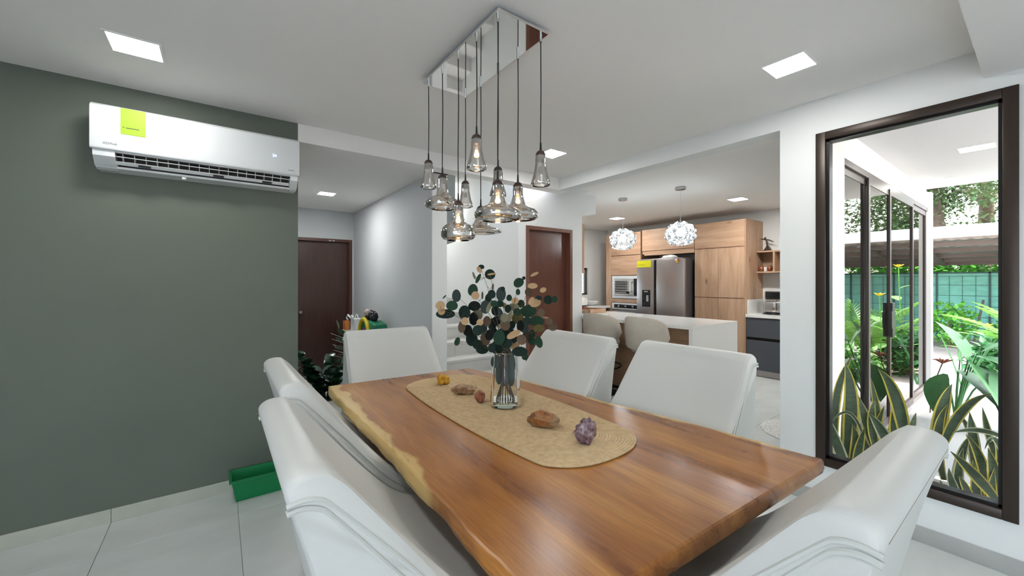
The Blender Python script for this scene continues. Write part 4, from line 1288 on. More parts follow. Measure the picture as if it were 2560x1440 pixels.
# crystal globe pendants
def globe(x, y, zc, rad, label):
    r = thing('crystal_pendant', (x, y, KZ), label, 'pendant lamp', 'crystal globes over the island')
    MB().lathe([(0, 0), (.062, 0), (.062, -.028), (.058, -.032), (0, -.032)], x, y, KZ, 28).build('canopy', M['steel'], r, smooth=True)
    MB().tube([(x, y, KZ - .03), (x, y, zc + rad * .8)], .0035, 6).build('cord', M['paper'], r)
    MB().tube([(x, y, zc + rad * 1.0), (x, y, zc + rad * .70)], .010, 8).build('socket', M['steel_bright'], r)
    bm = bmesh.new(); bmesh.ops.create_icosphere(bm, subdivisions=2, radius=1)
    base = set(bm.verts)
    bmesh.ops.poke(bm, faces=bm.faces[:])
    for i, v in enumerate(bm.verts):
        d = v.co.normalized()
        k_ = .93 if v in base else 1.06
        z = max(-.72, d.z * .84)
        v.co = (x + d.x * rad * k_, y + d.y * rad * k_, zc + z * rad * k_)
    MB().bm(bm).build('crystal_shade', M['crystal'], r)
    bm = bmesh.new(); bmesh.ops.create_icosphere(bm, subdivisions=3, radius=rad * .26)
    for v in bm.verts: v.co += Vector((x, y, zc + rad * .12))
    MB().bm(bm).build('bulb', M['cool_bulb'], r, smooth='all')


def crystal():
    m_ = bpy.data.materials.new('faceted_crystal'); m_.use_nodes = True
    nt = m_.node_tree; nt.nodes.clear()
    o_ = nt.nodes.new('ShaderNodeOutputMaterial')
    t = nt.nodes.new('ShaderNodeBsdfTransparent'); t.inputs[0].default_value = (.86, .92, .95, 1)
    tl = nt.nodes.new('ShaderNodeBsdfTranslucent'); tl.inputs[0].default_value = (.85, .93, .97, 1)
    g = nt.nodes.new('ShaderNodeBsdfGlossy'); g.inputs['Roughness'].default_value = .03
    fr_ = nt.nodes.new('ShaderNodeFresnel'); fr_.inputs[0].default_value = 2.1
    m1 = nt.nodes.new('ShaderNodeMixShader'); m1.inputs[0].default_value = .12
    m2 = nt.nodes.new('ShaderNodeMixShader')
    nt.links.new(t.outputs[0], m1.inputs[1]); nt.links.new(tl.outputs[0], m1.inputs[2])
    nt.links.new(fr_.outputs[0], m2.inputs[0]); nt.links.new(m1.outputs[0], m2.inputs[1]); nt.links.new(g.outputs[0], m2.inputs[2])
    nt.links.new(m2.outputs[0], o_.inputs[0])
    return m_


M['crystal'] = crystal()
globe(4.567, 3.574, 2.035, .185, 'faceted crystal globe lamp, the left one over the island')
globe(4.600, 2.726, 2.035, .185, 'faceted crystal globe lamp, the right one over the island')

# sink run at the back, wall cabinet seen edge-on
uc = thing('upper_cabinet', (4.5, 5.2, 1.58), 'oak wall cabinet seen edge-on left of the kitchen window', 'cabinet')
MB().box(4.30, 4.665, 4.42, 5.75, 1.58, 2.37).build('body', M['oak_v'], uc)
MB().box(4.667, 4.687, 4.42, 5.08, 1.58, 2.37, .001).build('door', M['oak_v'], uc)
MB().box(4.667, 4.687, 5.085, 5.75, 1.58, 2.37, .001).build('door', M['oak_v'], uc)
sc_ = thing('sink_counter', (5.5, 5.8, 0), 'white sink counter along the back kitchen wall', 'counter')
MB().box(4.31, KX1 - .64, 5.52, KY1 - .001, .05, .90).build('base_units', M['anthracite'], sc_)
MB().box(4.31, KX1 - .62, 5.48, KY1 - .001, .90, .945, .002).build('top', M['quartz'], sc_)
MB().box(4.31, KX1 - .62, KY1 - .02, KY1 - .001, .945, 1.155, .002).build('upstand', M['quartz'], sc_)
ct = MB().lathe([(0, 0), (.08, 0), (.13, .03), (.16, .085), (.165, .09), (.155, .088), (.12, .04), (0, .015)], 6.36, 5.80, .946, 28)
tag(ct.build('serving_bowl', M['white_ceramic'], smooth=True), 'white bowl on the sink counter by the window', 'bowl')
b_ = thing('dish_rack_pot', (5.98, 5.75, .946), 'white lidded pot with dark base on the sink counter', 'pot')
MB().lathe([(0, 0), (.15, 0), (.16, .02), (.0, .03)], 5.96, 5.74, .946, 24).build('pot_base', M['black_gloss'], b_, smooth=True)
MB().lathe([(.0, .025), (.155, .025), (.165, .10), (.15, .16), (.08, .19), (.0, .195)], 5.96, 5.74, .946, 24).build('pot_body', M['white_ceramic'], b_, smooth=True)
bt = thing('soap_bottle', (5.62, 5.72, .946), 'small green soap bottle on the sink counter', 'bottle')
MB().lathe([(0, 0), (.035, 0), (.038, .03), (.03, .11), (.012, .14), (.012, .16), (0, .16)], 5.62, 5.72, .946, 18).build('bottle_body', M['toy_lime'], bt, smooth=True)
MB().tube([(5.62, 5.72, 1.10), (5.62, 5.72, 1.14), (5.65, 5.70, 1.145)], .007, 6).build('pump', M['paper'], bt)
bx = thing('coffee_machine', (5.40, 5.78, .946), 'black coffee machine in the corner of the sink counter', 'coffee machine')
MB().box(5.32, 5.48, 5.68, 5.90, .946, .98, .006).build('base', M['black_gloss'], bx); MB().box(5.32, 5.48, 5.80, 5.90, .98, 1.22, .006).build('tower', M['black_gloss'], bx); MB().box(5.33, 5.47, 5.68, 5.82, 1.14, 1.22, .008).build('brew_head', M['steel_dark'], bx)
tr = thing('wooden_tray', (4.92, 4.62, .946), 'rectangular light wood tray on the far end of the island', 'tray')
tx0, tx1, ty0, ty1, tz = 4.70, 5.10, 4.32, 4.92, .946
MB().box(tx0, tx1, ty0, ty1, tz, tz + .012).build('tray_bottom', M['oak'], tr)
for a in ((tx0, tx0 + .014, ty0, ty1), (tx1 - .014, tx1, ty0, ty1), (tx0, tx1, ty0, ty0 + .014), (tx0, tx1, ty1 - .014, ty1)):
    MB().box(a[0], a[1], a[2], a[3], tz + .012, tz + .065, .002).build('tray_rim', M['oak'], tr)
for (x, y, lb) in ((4.85, 4.5, 'red fruit lying in the wooden tray, nearer the stools'), (4.95, 4.68, 'red fruit lying in the wooden tray, farther from the stools')):
    f_ = MB().lathe([(0, 0), (.02, .002), (.036, .02), (.04, .04), (.03, .064), (.010, .07), (0, .066)], x, y, tz + .013, 18)
    tag(f_.build('fruit', M['red_petal'], smooth='all'), lb, 'fruit', 'fruit in the tray')
bk = MB().box(4.55, 4.70, 3.95, 4.15, .946, .958, .001)
tag(bk.build('white_notebook', M['paper']), 'thin white notebook lying flat on the island top', 'notebook')
# door mat at the kitchen floor
rg = MB().lathe([(0, 0), (.40, 0), (.40, .008), (.39, .010), (0, .010)], 4.52, 1.36, .0, 40)
tag(rg.build('round_mat', mat('speckled_white_mat', (.62, .62, .60), .9, var=.3, vscale=60), smooth=True), 'round speckled pale mat on the kitchen floor by the pillar', 'mat')

# ================================================================== HALL: console with toys, plants
cs = thing('hall_console', (1.52, 5.3, 0), 'low white console against the grey hall wall, behind the far chair', 'console')
MB().box(1.42, 1.685, 4.35, 6.07, .725, .76, .003).build('top', M['white_plastic'], cs)
for yy in (4.40, 6.02):
    MB().box(1.44, 1.68, yy, yy + .03, 0, .725).build('side', M['white_plastic'], cs)
MB().box(1.44, 1.68, 4.43, 6.02, .40, .43).build('shelf', M['white_plastic'], cs)
TZ2 = .76
o = box('wooden_block', M['amber'], 1.43, 1.50, 5.94, 6.06, TZ2, TZ2 + .13, bev=.008)
tag(o, 'small amber brown block at the left end of the hall console', 'block')
wl = thing('white_letter_stand', (1.50, 5.62, TZ2), 'white paper gift bag with bow on the hall console', 'gift bag')
MB().prism([(1.44, TZ2), (1.56, TZ2), (1.555, TZ2 + .19), (1.445, TZ2 + .19)], 'y', 5.52, 5.68, bev=.004).build('bag_body', M['paper'], wl)
MB().tube([(1.50, 5.60 + .07 * math.cos(t), TZ2 + .19 + .055 * math.sin(t)) for t in [math.pi * k / 10 for k in range(11)]], .006, 6).build('bag_handle', M['paper'], wl)
MB().tube([(1.43, 5.62, TZ2 + .20), (1.42, 5.72, TZ2 + .235), (1.42, 5.80, TZ2 + .19), (1.42, 5.74, TZ2 + .17)], .012, 6).build('bow_loop', M['paper'], wl, smooth=True)
MB().tube([(1.43, 5.60, TZ2 + .20), (1.42, 5.52, TZ2 + .24), (1.42, 5.46, TZ2 + .21)], .012, 6).build('bow_loop', M['paper'], wl, smooth=True)
ty = thing('toy_bag', (1.52, 4.95, TZ2), 'green toy bag with yellow arch handle and coloured stripes on the console', 'toy bag')
MB().prism([(4.62, TZ2), (5.30, TZ2), (5.25, TZ2 + .12), (5.08, TZ2 + .20), (4.85, TZ2 + .22), (4.66, TZ2 + .19)], 'x', 1.44, 1.60, bev=.02, seg=3).build('bag_body', M['toy_teal'], ty, smooth=True)
MB().tube([(1.43, 5.0 + .19 * math.cos(t), TZ2 + .03 + .20 * math.sin(t)) for t in [math.pi * k / 16 for k in range(17)]], .026, 10).build('arch_handle', M['toy_yellow'], ty, smooth=True)
MB().prism([(4.70, TZ2 + .01), (5.08, TZ2 + .01), (5.08, TZ2 + .055), (4.72, TZ2 + .12)], 'x', 1.425, 1.442).build('blue_stripe', M['toy_blue'], ty)
MB().prism([(4.78, TZ2 + .112), (5.08, TZ2 + .057), (5.08, TZ2 + .10), (4.92, TZ2 + .145)], 'x', 1.425, 1.442).build('purple_stripe', M['toy_purple'], ty)
MB().tube([(1.47, 5.34, TZ2 + .045), (1.47, 5.28, TZ2 + .06), (1.47, 5.23, TZ2 + .12)], [.035, .042, .03], 10).build('orange_cushion', M['toy_orange'], ty, smooth=True)
MB().prism([(5.12, TZ2 + .10), (5.22, TZ2 + .15), (5.08, TZ2 + .235), (5.0, TZ2 + .22)], 'x', 1.50, 1.54).build('lime_flap', M['toy_lime'], ty)
pl_ = thing('dark_plush', (1.52, 4.93, TZ2 + .22), 'dark fluffy toy lying on top of the green toy bag', 'toy')
for k, (dy, dz, rr) in enumerate([(.0, .035, .06), (.10, .02, .05), (-.10, .015, .05), (.16, .045, .035), (-.15, .05, .03), (-.05, .045, .045), (.06, .05, .045)]):
    bm = bmesh.new(); bmesh.ops.create_icosphere(bm, subdivisions=2, radius=rr)
    for v in bm.verts: v.co = Vector((1.50, 4.93 + dy, TZ2 + .245 + dz)) + v.co * (1 + .25 * noise.noise(v.co * 40))
    MB().bm(bm).build('fur_tuft', M['toy_black'], pl_, smooth='all')
bm = bmesh.new(); bmesh.ops.create_icosphere(bm, subdivisions=2, radius=.04)
for v in bm.verts: v.co += Vector((1.45, 4.94, TZ2 + .315))
MB().bm(bm).build('pale_patch', M['toy_skin'], pl_, smooth='all')


def leaf_blade(L_, W_, fold=.12, droop=.25, n_=7):
    """pointed leaf along +y, arching down, folded on the midrib"""
    vs, fs = [], []
    for i in range(n_ + 1):
        t = i / n_
        w = W_ * math.sin(math.pi * min(1, t * .96 + .03) ** .8)
        y = L_ * t; z = L_ * droop * (.6 * t - t * t)
        vs += [(-w, y, z + fold * w), (0, y, z), (w, y, z + fold * w)]
    for i in range(n_):
        a = i * 3
        fs += [(a, a + 1, a + 4, a + 3), (a + 1, a + 2, a + 5, a + 4)]
    return MB().add(vs, fs)


def aim(o, p, d, roll=0, s=1):
    d = Vector(d).normalized()
    q = d.to_track_quat('Y', 'Z')
    o.matrix_local = Matrix.Translation(p) @ q.to_matrix().to_4x4() @ Matrix.Rotation(roll, 4, 'Y') @ Matrix.Scale(s, 4)


hp_ = thing('hall_plant', (.86, 4.32, 0), 'dark green leafy plant in a pot in the hall, left of the far chair', 'plant')
MB().lathe([(0, 0), (.13, 0), (.17, .28), (.18, .29), (.165, .29), (.15, .25), (0, .25)], .86, 4.32, 0, 28).build('pot', M['white_ceramic'], hp_, smooth=True)
MB().lathe([(0, .262), (.148, .262), (.148, .255)], .86, 4.32, 0, 20).build('soil', M['soil'], hp_)
rh = random.Random(11)
lsrc = leaf_blade(1, .30, .15, .3).build('leaf', M['zz'], hp_, smooth=True, local=True)
aim(lsrc, (0, 0, .55), (.5, -.6, .3), 0, .16)
for k in range(13):
    a = rh.uniform(0, 2 * math.pi); sp = rh.uniform(.10, .30)
    p0 = Vector((.03 * math.cos(a), .03 * math.sin(a), .255))
    p2 = Vector((sp * math.cos(a), sp * math.sin(a) * .8, rh.uniform(.42, .74)))
    p1 = Vector((sp * .3 * math.cos(a), sp * .3 * math.sin(a), p2.z * .75))
    pts = [p0 * (1 - t) ** 2 + p1 * 2 * t * (1 - t) + p2 * t * t for t in [i / 6 for i in range(7)]]
    MB().tube(pts, [.007 - .0007 * i for i in range(7)], 6).build('stem', M['zz'], hp_, smooth=True, local=True)
    for j in range(2, 7):
        for s in (-1, 1):
            t_ = (pts[j] - pts[j - 1]).normalized()
            side = t_.cross(Vector((0, 0, 1)))
            if side.length < .1: side = Vector((1, 0, 0))
            side.normalize()
            o = inst(lsrc, 'leaf', hp_)
            aim(o, pts[j], side * s * .9 + t_ * .6 + Vector((0, 0, rh.uniform(-.3, .3))), rh.uniform(-.6, .6), rh.uniform(.09, .16))
hp2 = thing('hall_cutting', (1.12, 4.62, 0), 'tall plant with pale oval leaves in a vase beside the far chair', 'plant')
MB().lathe([(0, 0), (.09, 0), (.12, .22), (.07, .38), (.075, .40), (.065, .395), (.06, .38), (0, .05)], 1.12, 4.62, 0, 24).build('vase', M['white_ceramic'], hp2, smooth=True)
l2 = leaf_blade(1, .34, .1, .15).build('leaf', M['zz_pale'], hp2, smooth=True, local=True)
st_ = [Vector((0, 0, .06)), Vector((-.01, 0, .45)), Vector((-.04, .02, .70)), Vector((-.06, .03, .92))]
MB().tube(st_, [.008, .007, .005, .003], 6).build('stem', M['stem'], hp2, smooth=True, local=True)
aim(l2, st_[3], (-.2, .1, 1), 0, .12)
for k, (t, dx, dz, L_) in enumerate([(.42, -.9, .2, .13), (.50, .9, .2, .12), (.56, -1, .5, .13), (.63, .8, .4, .12), (.70, -1, .6, .13), (.78, -.9, .8, .12), (.82, .8, .6, .12), (.86, -.7, 1, .11)]):
    p = Vector((-.03 * t, .0, t))
    o = inst(l2, 'leaf', hp2); aim(o, p, (dx, -.35, dz), .5, L_)
for k in range(7):
    z = .50 + .055 * k
    MB().tube([(-.02, -.01, z), (-.10 - .01 * k, -.04, z + .03 + .006 * k)], .0022, 5).build('twig', M['paper'], hp2, local=True)

# ================================================================== OUTSIDE: SNAKE PLANTS BY THE WINDOW
struct(box('planting_bed', M['soil'], WX + .16, 4.02, -.30, .90, -.05, .055))
kb = struct(box('trim_5', M['terrace'], 4.02, 4.09, -.30, .955, -.05, .075))


def snake_leaf(parent, pts, width, edge=0, twist=0.0, n_=12):
    """strap leaf through 3 points (base, middle, tip) with yellow margins"""
    p0, p1, p2 = [Vector(p) for p in pts]
    c = p1 * 2 - (p0 + p2) / 2                                       # quadratic control through the middle
    vs, fs, mi = [], [], []
    toc = (Vector((0, 0, CAM_H)) - p1); toc.z = 0; toc.normalize()
    for i in range(n_ + 1):
        t = i / n_
        p = p0 * (1 - t) ** 2 + c * 2 * t * (1 - t) + p2 * t * t
        tg = (c - p0) * 2 * (1 - t) + (p2 - c) * 2 * t
        tg.normalize()
        ang = twist * (t - .4)
        face = Matrix.Rotation(ang, 3, tg) @ toc
        side = tg.cross(face)
        if side.length < 1e-4: side = Vector((0, 1, 0))
        side.normalize()
        nrm = side.cross(tg).normalized()
        w = width * (min(1, .55 + t * 1.3) if t < .35 else 1) * (1 - max(0, (t - .45) / .55) ** 1.9)
        w = max(w, .0012)
        for u, dz in ((-1, .30), (-.72, .12), (0, -.05), (.72, .12), (1, .30)):
            vs.append(p + side * u * w + nrm * (dz * w * .6))
    m_ = MB()
    for i in range(n_):
        a = i * 5
        for k in range(4):
            m_.f.append((a + k, a + k + 1, a + 6 + k, a + 5 + k)); m_.m.append(1 if k in (0, 3) else 0)
    m_.v = [tuple(v) for v in vs]
    return m_.build('leaf', [M['snake_mid'], M['snake_edge'] if edge == 0 else M['snake_edge_pale']], parent, smooth='all')


def sl(parent, x, base, mid, tip, wpx, edge=0, dx=0.0, twist=0.0):
    b = at(*base, x=x); b.z = max(b.z, .05)
    c = at(*mid, x=x + dx * .4); t = at(*tip, x=x + dx)
    w = .80 * wpx / FPX * (c.x * _F[0] + c.y * _F[1]) / 2
    snake_leaf(parent, (b, c, t), w, edge, twist)


SN1 = thing('snake_plant', (3.62, .74, .055), 'variegated snake plant outside the window, at its left side', 'plant', 'snake plants outside the window')
SN2 = thing('snake_plant', (3.60, .30, .055), 'variegated snake plant outside the window, at its right side', 'plant', 'snake plants outside the window')
for a in [(3.56, (2092, 1180), (2090, 1005), (2132, 888), 24, 0, .02, .3), (3.58, (2112, 1180), (2128, 1020), (2112, 905), 40, 0, -.03, .5), (3.70, (2108, 1170), (2110, 1060), (2117, 962), 16, 1, 0, 0),
          (3.66, (2200, 1150), (2172, 1070), (2146, 990), 34, 1, .02, .2), (3.72, (2212, 1130), (2192, 1020), (2177, 945), 18, 0, 0, .3), (3.60, (2268, 1150), (2242, 1000), (2194, 922), 36, 0, -.08, .2),
          (3.64, (2240, 1160), (2240, 1070), (2236, 1003), 34, 0, 0, .1), (3.50, (2245, 1170), (2212, 1090), (2171, 1032), 34, 1, -.05, .2), (3.66, (2188, 1160), (2192, 1080), (2211, 1015), 20, 0, 0, .2),
          (3.50, (2128, 1200), (2092, 1110), (2064, 1030), 32, 1, -.05, .2), (3.52, (2136, 1200), (2146, 1130), (2163, 1066), 24, 0, -.04, .1), (3.56, (2200, 1160), (2180, 1060), (2188, 1000), 24, 0, .03, .4),
          (3.62, (2262, 1140), (2278, 1075), (2290, 1032), 20, 1, .05, .3), (3.57, (2122, 1190), (2140, 1120), (2130, 1060), 30, 0, 0, .5), (3.66, (2158, 1170), (2166, 1100), (2160, 1010), 26, 0, .05, .2),
          (3.50, (2096, 1210), (2076, 1150), (2070, 1085), 28, 1, 0, .2), (3.70, (2225, 1160), (2224, 1100), (2236, 1040), 22, 0, 0, 0)]:
    sl(SN1, *a)
# a leaf that arches over
snake_leaf(SN1, (at(2158, 1090, x=3.50), at(2122, 1032, x=3.48), at(2079, 1056, x=3.46)), .011, 1, .2)
for a in [(3.66, (2335, 1170), (2352, 1040), (2380, 960), 36, 0, .06, .2), (3.56, (2345, 1150), (2400, 1035), (2478, 984), 26, 0, -.06, .3), (3.70, (2444, 1210), (2434, 1110), (2424, 1030), 30, 1, .02, .2),
          (3.74, (2450, 1150), (2425, 1080), (2394, 1030), 16, 1, .03, .2), (3.70, (2490, 1150), (2470, 1080), (2456, 1018), 18, 1, 0, .2), (3.62, (2475, 1280), (2455, 1160), (2414, 1086), 26, 0, -.02, .2),
          (3.44, (2500, 1262), (2440, 1190), (2376, 1128), 32, 0, -.08, .1), (3.58, (2498, 1290), (2490, 1200), (2470, 1120), 36, 0, -.02, .3), (3.60, (2404, 1280), (2396, 1190), (2408, 1120), 24, 1, 0, .3),
          (3.64, (2470, 1290), (2462, 1220), (2446, 1130), 28, 1, 0, .3), (3.55, (2420, 1290), (2385, 1220), (2372, 1170), 24, 1, 0, .3), (3.58, (2440, 1300), (2440, 1230), (2432, 1150), 26, 0, 0, .4),
          (3.62, (2512, 1280), (2508, 1180), (2490, 1100), 30, 0, 0, .4), (3.52, (2450, 1300), (2420, 1230), (2398, 1190), 22, 0, 0, .2), (3.68, (2380, 1260), (2400, 1150), (2425, 1090), 24, 1, 0, .2),
          (3.66, (2360, 1200), (2345, 1090), (2370, 1010), 26, 0, 0, .2), (3.56, (2488, 1300), (2480, 1240), (2486, 1170), 24, 0, 0, .4), (3.52, (2385, 1290), (2365, 1240), (2350, 1200), 22, 1, 0, .4)]:
    sl(SN2, *a)
snake_leaf(SN2, (at(2520, 1100, x=3.52), at(2450, 1076, x=3.50), at(2381, 1082, x=3.46)), .016, 1, .15)
snake_leaf(SN2, (at(2520, 1180, x=3.60), at(2490, 1100, x=3.55), at(2462, 1122, x=3.52)), .014, 1, .15)


# ------------------------------------------------------------------ broad-leaved plants on the terrace edge
def refl(px, py, x):
    """real point whose mirror image in the sliding glass is seen at the pixel"""
    p = at(px, py, x=x)
    return Vector((p.x, 2 * .968 - p.y, p.z))


def broad_plant(name, base, leaves, label, m_, W_=.34, pot=None, group='broad-leaved garden plants'):
    r = thing(name, base, label, 'plant', group)
    src = None
    for (tip, L_, d) in leaves:
        p = Vector(tip) - Vector(base)
        MB().tube([(0, 0, 0), p * .5 + Vector((0, 0, .06)), p], [.010, .008, .005], 6).build('stem', M['leaf_big'], r, smooth=True, local=True)
        if src is None:
            src = leaf_blade(1, W_, .16, .35, 9).build('leaf', m_, r, smooth=True, local=True); o = src
        else:
            o = inst(src, 'leaf', r)
        aim(o, p, d, 0, L_)
    return r


gx = 6.25
g1 = [(at(2365, 935, x=gx), .42, (-.35, .30, -.95)), (at(2395, 925, x=gx), .62, (-.2, -.6, -.55)), (at(2425, 910, x=gx - .1), .60, (-.1, -.45, -.75)), (at(2420, 900, x=gx), .45, (.1, .35, .75)), (at(2455, 880, x=gx + .2), .5, (.1, -.7, .35)), (at(2440, 890, x=gx + .1), .5, (-.2, -.7, -.25)), (at(2400, 900, x=gx + .2), .4, (0, -.2, 1)), (at(2480, 930, x=gx), .6, (-.2, -.3, -.9))]
broad_plant('ginger_plant', (6.45, .62, -.05), g1, 'large-leaved green plant at the terrace edge beyond the snake plants', M['leaf_big'], .30)
g2 = [(at(2350, 835, x=8.8), .40, (0, -.9, .15)), (at(2470, 870, x=8.6), .55, (0, -.7, .45)), (at(2440, 885, x=8.6), .35, (0, .8, .3)), (at(2490, 850, x=8.6), .5, (0, -.6, .6)), (at(2400, 870, x=8.8), .3, (0, .5, .7))]
broad_plant('lily_plant', (8.7, .75, -.17), g2, 'bright green strap-leaved plant beyond the terrace', M['leaf_bright'], .13)
wf = thing('withered_flower', (6.36, .80, .0), 'withered reddish flower head on the large-leaved plant', 'flower')
fp0 = at(2356, 908, x=6.36)
MB().tube([(6.36, .80, -.05), (6.36, .79, .25), fp0], .006, 6).build('stalk', M['bark'], wf, smooth=True)
for k in range(9):
    a = k * 2.4
    MB().tube([fp0, fp0 + Vector((.03 * math.cos(a), .05 * math.sin(a), .035)), fp0 + Vector((.05 * math.cos(a), .085 * math.sin(a), .03 + .01 * (k % 3)))], [.008, .010, .002], 6).build('petal', M['red_petal'], wf, smooth=True)

# plants that show up as reflections in the sliding glass, standing to the right of the window's view
rp = random.Random(5)
palm = thing('areca_palm', (9.3, -.05, -.17), 'bright green feathery palm mirrored in the sliding glass door', 'palm')
fsrc = None


def frond(n_=18):
    m_ = MB()
    m_.tube([(0, t, .35 * t - .45 * t * t) for t in [i / 8 for i in range(9)]], [.012 - .0012 * i for i in range(9)], 5)
    for i in range(2, n_ + 1):
        t = i / n_
        y, z = t, .35 * t - .45 * t * t
        L_ = .30 * math.sin(math.pi * (.15 + .8 * t))
        for s in (-1, 1):
            v_ = [(0, y - .012, z), (s * L_ * .5, y + .10, z + .03), (s * L_, y + .20, z - .05), (s * L_ * .5, y + .07, z + .02), (0, y + .012, z)]
            m_.add(v_, [(0, 1, 3, 4), (1, 2, 3)])
    return m_


for k in range(13):
    a = rp.uniform(0, 2 * math.pi)
    el = rp.uniform(.5, 1.3)
    L_ = rp.uniform(.8, 1.15)
    if fsrc is None:
        fsrc = frond().build('frond', M['palm'], palm, smooth=True, local=True); o = fsrc
    else:
        o = inst(fsrc, 'frond', palm)
    aim(o, (0, 0, .35), (math.cos(a), math.sin(a), el * 1.2), rp.uniform(-.3, .3), L_)
MB().tube([(0, 0, 0), (.02, 0, .4)], [.06, .04], 8).build('trunk', M['bark'], palm, local=True)


def flower(px, py, x, label, mirrored=True, s=.075):
    p = refl(px, py, x) if mirrored else at(px, py, x=x)
    r = thing('yellow_flower', (p.x, p.y, -.17), label, 'flower', 'yellow garden flowers')
    MB().tube([(p.x, p.y, -.17), (p.x + .03, p.y + .02, p.z * .5), p], .007, 6).build('stalk', M['leaf_bright'], r, smooth=True)
    src = None
    for k in range(6):
        a = k * math.pi / 3
        if src is None:
            src = leaf_blade(1, .36, .2, -.2, 5).build('petal', M['yellow_petal'], r, smooth=True, local=True); o = src
        else:
            o = inst(src, 'petal', r)
        aim(o, p - Vector(r.location), (math.cos(a), math.sin(a), .55), 0, s * 1.3)
    lsrc_ = leaf_blade(1, .30, .15, .3, 5).build('leaf', M['leaf_bright'], r, smooth=True, local=True)
    aim(lsrc_, Vector((.01, 0, (p.z + .17) * .55)), (.2, -.8, .4), 0, .28)
    for k in range(5):
        o = inst(lsrc_, 'leaf', r)
        a = k * 1.9
        aim(o, Vector((.01, 0, (p.z + .17) * (.35 + .11 * k))), (math.cos(a), math.sin(a), .4), 0, .28)


flower(2196, 740, 9.0, 'yellow flower mirrored low in the middle glass panel')
flower(2244, 668, 9.9, 'yellow flower mirrored high in the right glass panel')
flower(2468, 816, 10.5, 'yellow flower near the green fence, at the right of the window', False, .07)


def bush(name, base, rx, ry, rz_, n_, lsz, m_, label, cat='shrub', group=None, seed=1, stem=True, el=0):
    rb = random.Random(seed)
    r = thing(name, base, label, cat, group)
    m2 = MB()
    for k in range(n_):
        while True:
            v = Vector((rb.uniform(-1, 1), rb.uniform(-1, 1), rb.uniform(-1, 1)))
            if .35 < v.length < 1: break
        lump = 1 + .25 * noise.noise(v * 2.1 + Vector((seed, 0, 0)))
        p = Vector((v.x * rx * lump, v.y * ry * lump, el + rz_ + v.z * rz_ * lump))
        d = Vector((rb.uniform(-1, 1), rb.uniform(-1, 1), rb.uniform(-.6, 1))).normalized()
        q = d.to_track_quat('Y', 'Z').to_matrix()
        L_ = lsz * rb.uniform(.6, 1.3)
        pts = [q @ Vector(c_) * L_ + p for c_ in ((0, 0, 0), (.32, .45, .08), (0, 1, 0), (-.32, .45, .08))]
        m2.add(pts, [(0, 1, 2, 3)])
    fo = m2.build('foliage', m_, r, local=True)
    fo['kind'] = 'stuff'
    if stem:
        for k in range(4):
            a = k * 1.6
            MB().tube([(0, 0, -.1), (.2 * rx * math.cos(a), .2 * ry * math.sin(a), rz_ * .6), (.5 * rx * math.cos(a), .5 * ry * math.sin(a), rz_ * 1.3)], [.03, .02, .008], 6).build('branch', M['bark'], r, local=True)
    return r


bush('garden_shrub', (14.6, 1.50, -.17), .55, .50, .55, 900, .13, M['leaf_bright'], 'bright green leafy shrub in front of the green fence', seed=3)
bush('garden_shrub', (9.0, -.62, -.17), .5, .45, .38, 700, .14, M['leaf_big'], 'dark green shrub beside the palm, mirrored in the sliding door', seed=4)
bush('garden_shrub', (9.6, .42, -.17), .45, .40, .36, 700, .16, M['leaf_big'], 'broad green shrub beyond the terrace, behind the yellow flowers', seed=5)
bush('garden_shrub', (7.9, .12, -.17), .35, .32, .30, 500, .14, M['leaf_bright'], 'low bright shrub at the terrace edge right of the window view', seed=6)
bush('dry_shrub', (7.6, -.15, -.17), .35, .30, .18, 420, .13, mat('dry_brown_leaf', (.14, .10, .075), .7, var=.3, vscale=12), 'low brownish bromeliad-like shrub mirrored in the left glass panel', seed=8)
bush('garden_shrub', (15.2, .55, -.17), .35, .40, .35, 500, .12, M['leaf_bright'], 'small green shrub at the foot of the fence, right', seed=9)
# white garden wall low
struct(box('wall_garden', M['terrace'], 10.2, 10.35, -3.0, .30, -.17, .22))
ps = struct(box('garden_path', M['terrace'], 8.2, 11.8, .60, 2.6, -.17, -.155))
# fence with shade netting
FN = 17.0
fe = thing('garden_fence', (FN, 1.0, -.17), 'fence covered with green shade netting at the end of the garden', 'fence')
MB().box(FN + .01, FN + .02, -5, 7, -.15, 1.70).build('netting', M['shade_net'], fe)
for k in range(13):
    y = -5 + k
    MB().box(FN - .02, FN + .01, y - .02, y + .02, -.17, 1.74).build('post', M['wire'], fe)
w0 = None
for k in range(48):
    y = -5 + k * .25
    if w0 is None: w0 = MB().box(FN - .004, FN, y - .004, y + .004, -.15, 1.62).build('upright_wire', M['wire'], fe)
    else: inst(w0, 'upright_wire', fe, (0, k * .25, 0))
for z in (.15, .45, .75, 1.05, 1.35, 1.60):
    MB().box(FN - .006, FN, -5, 7, z - .005, z + .005).build('cross_wire', M['wire'], fe)
MB().box(FN - .02, FN, -5, 7, 1.68, 1.72).build('top_rail', M['wire'], fe)
bush('clipped_hedge', (18.2, 1.0, -.17), .6, 6.0, 1.25, 14000, .24, M['leaf_bright'], 'leafy green hedge rising behind the netted fence', 'hedge', seed=12, stem=False)
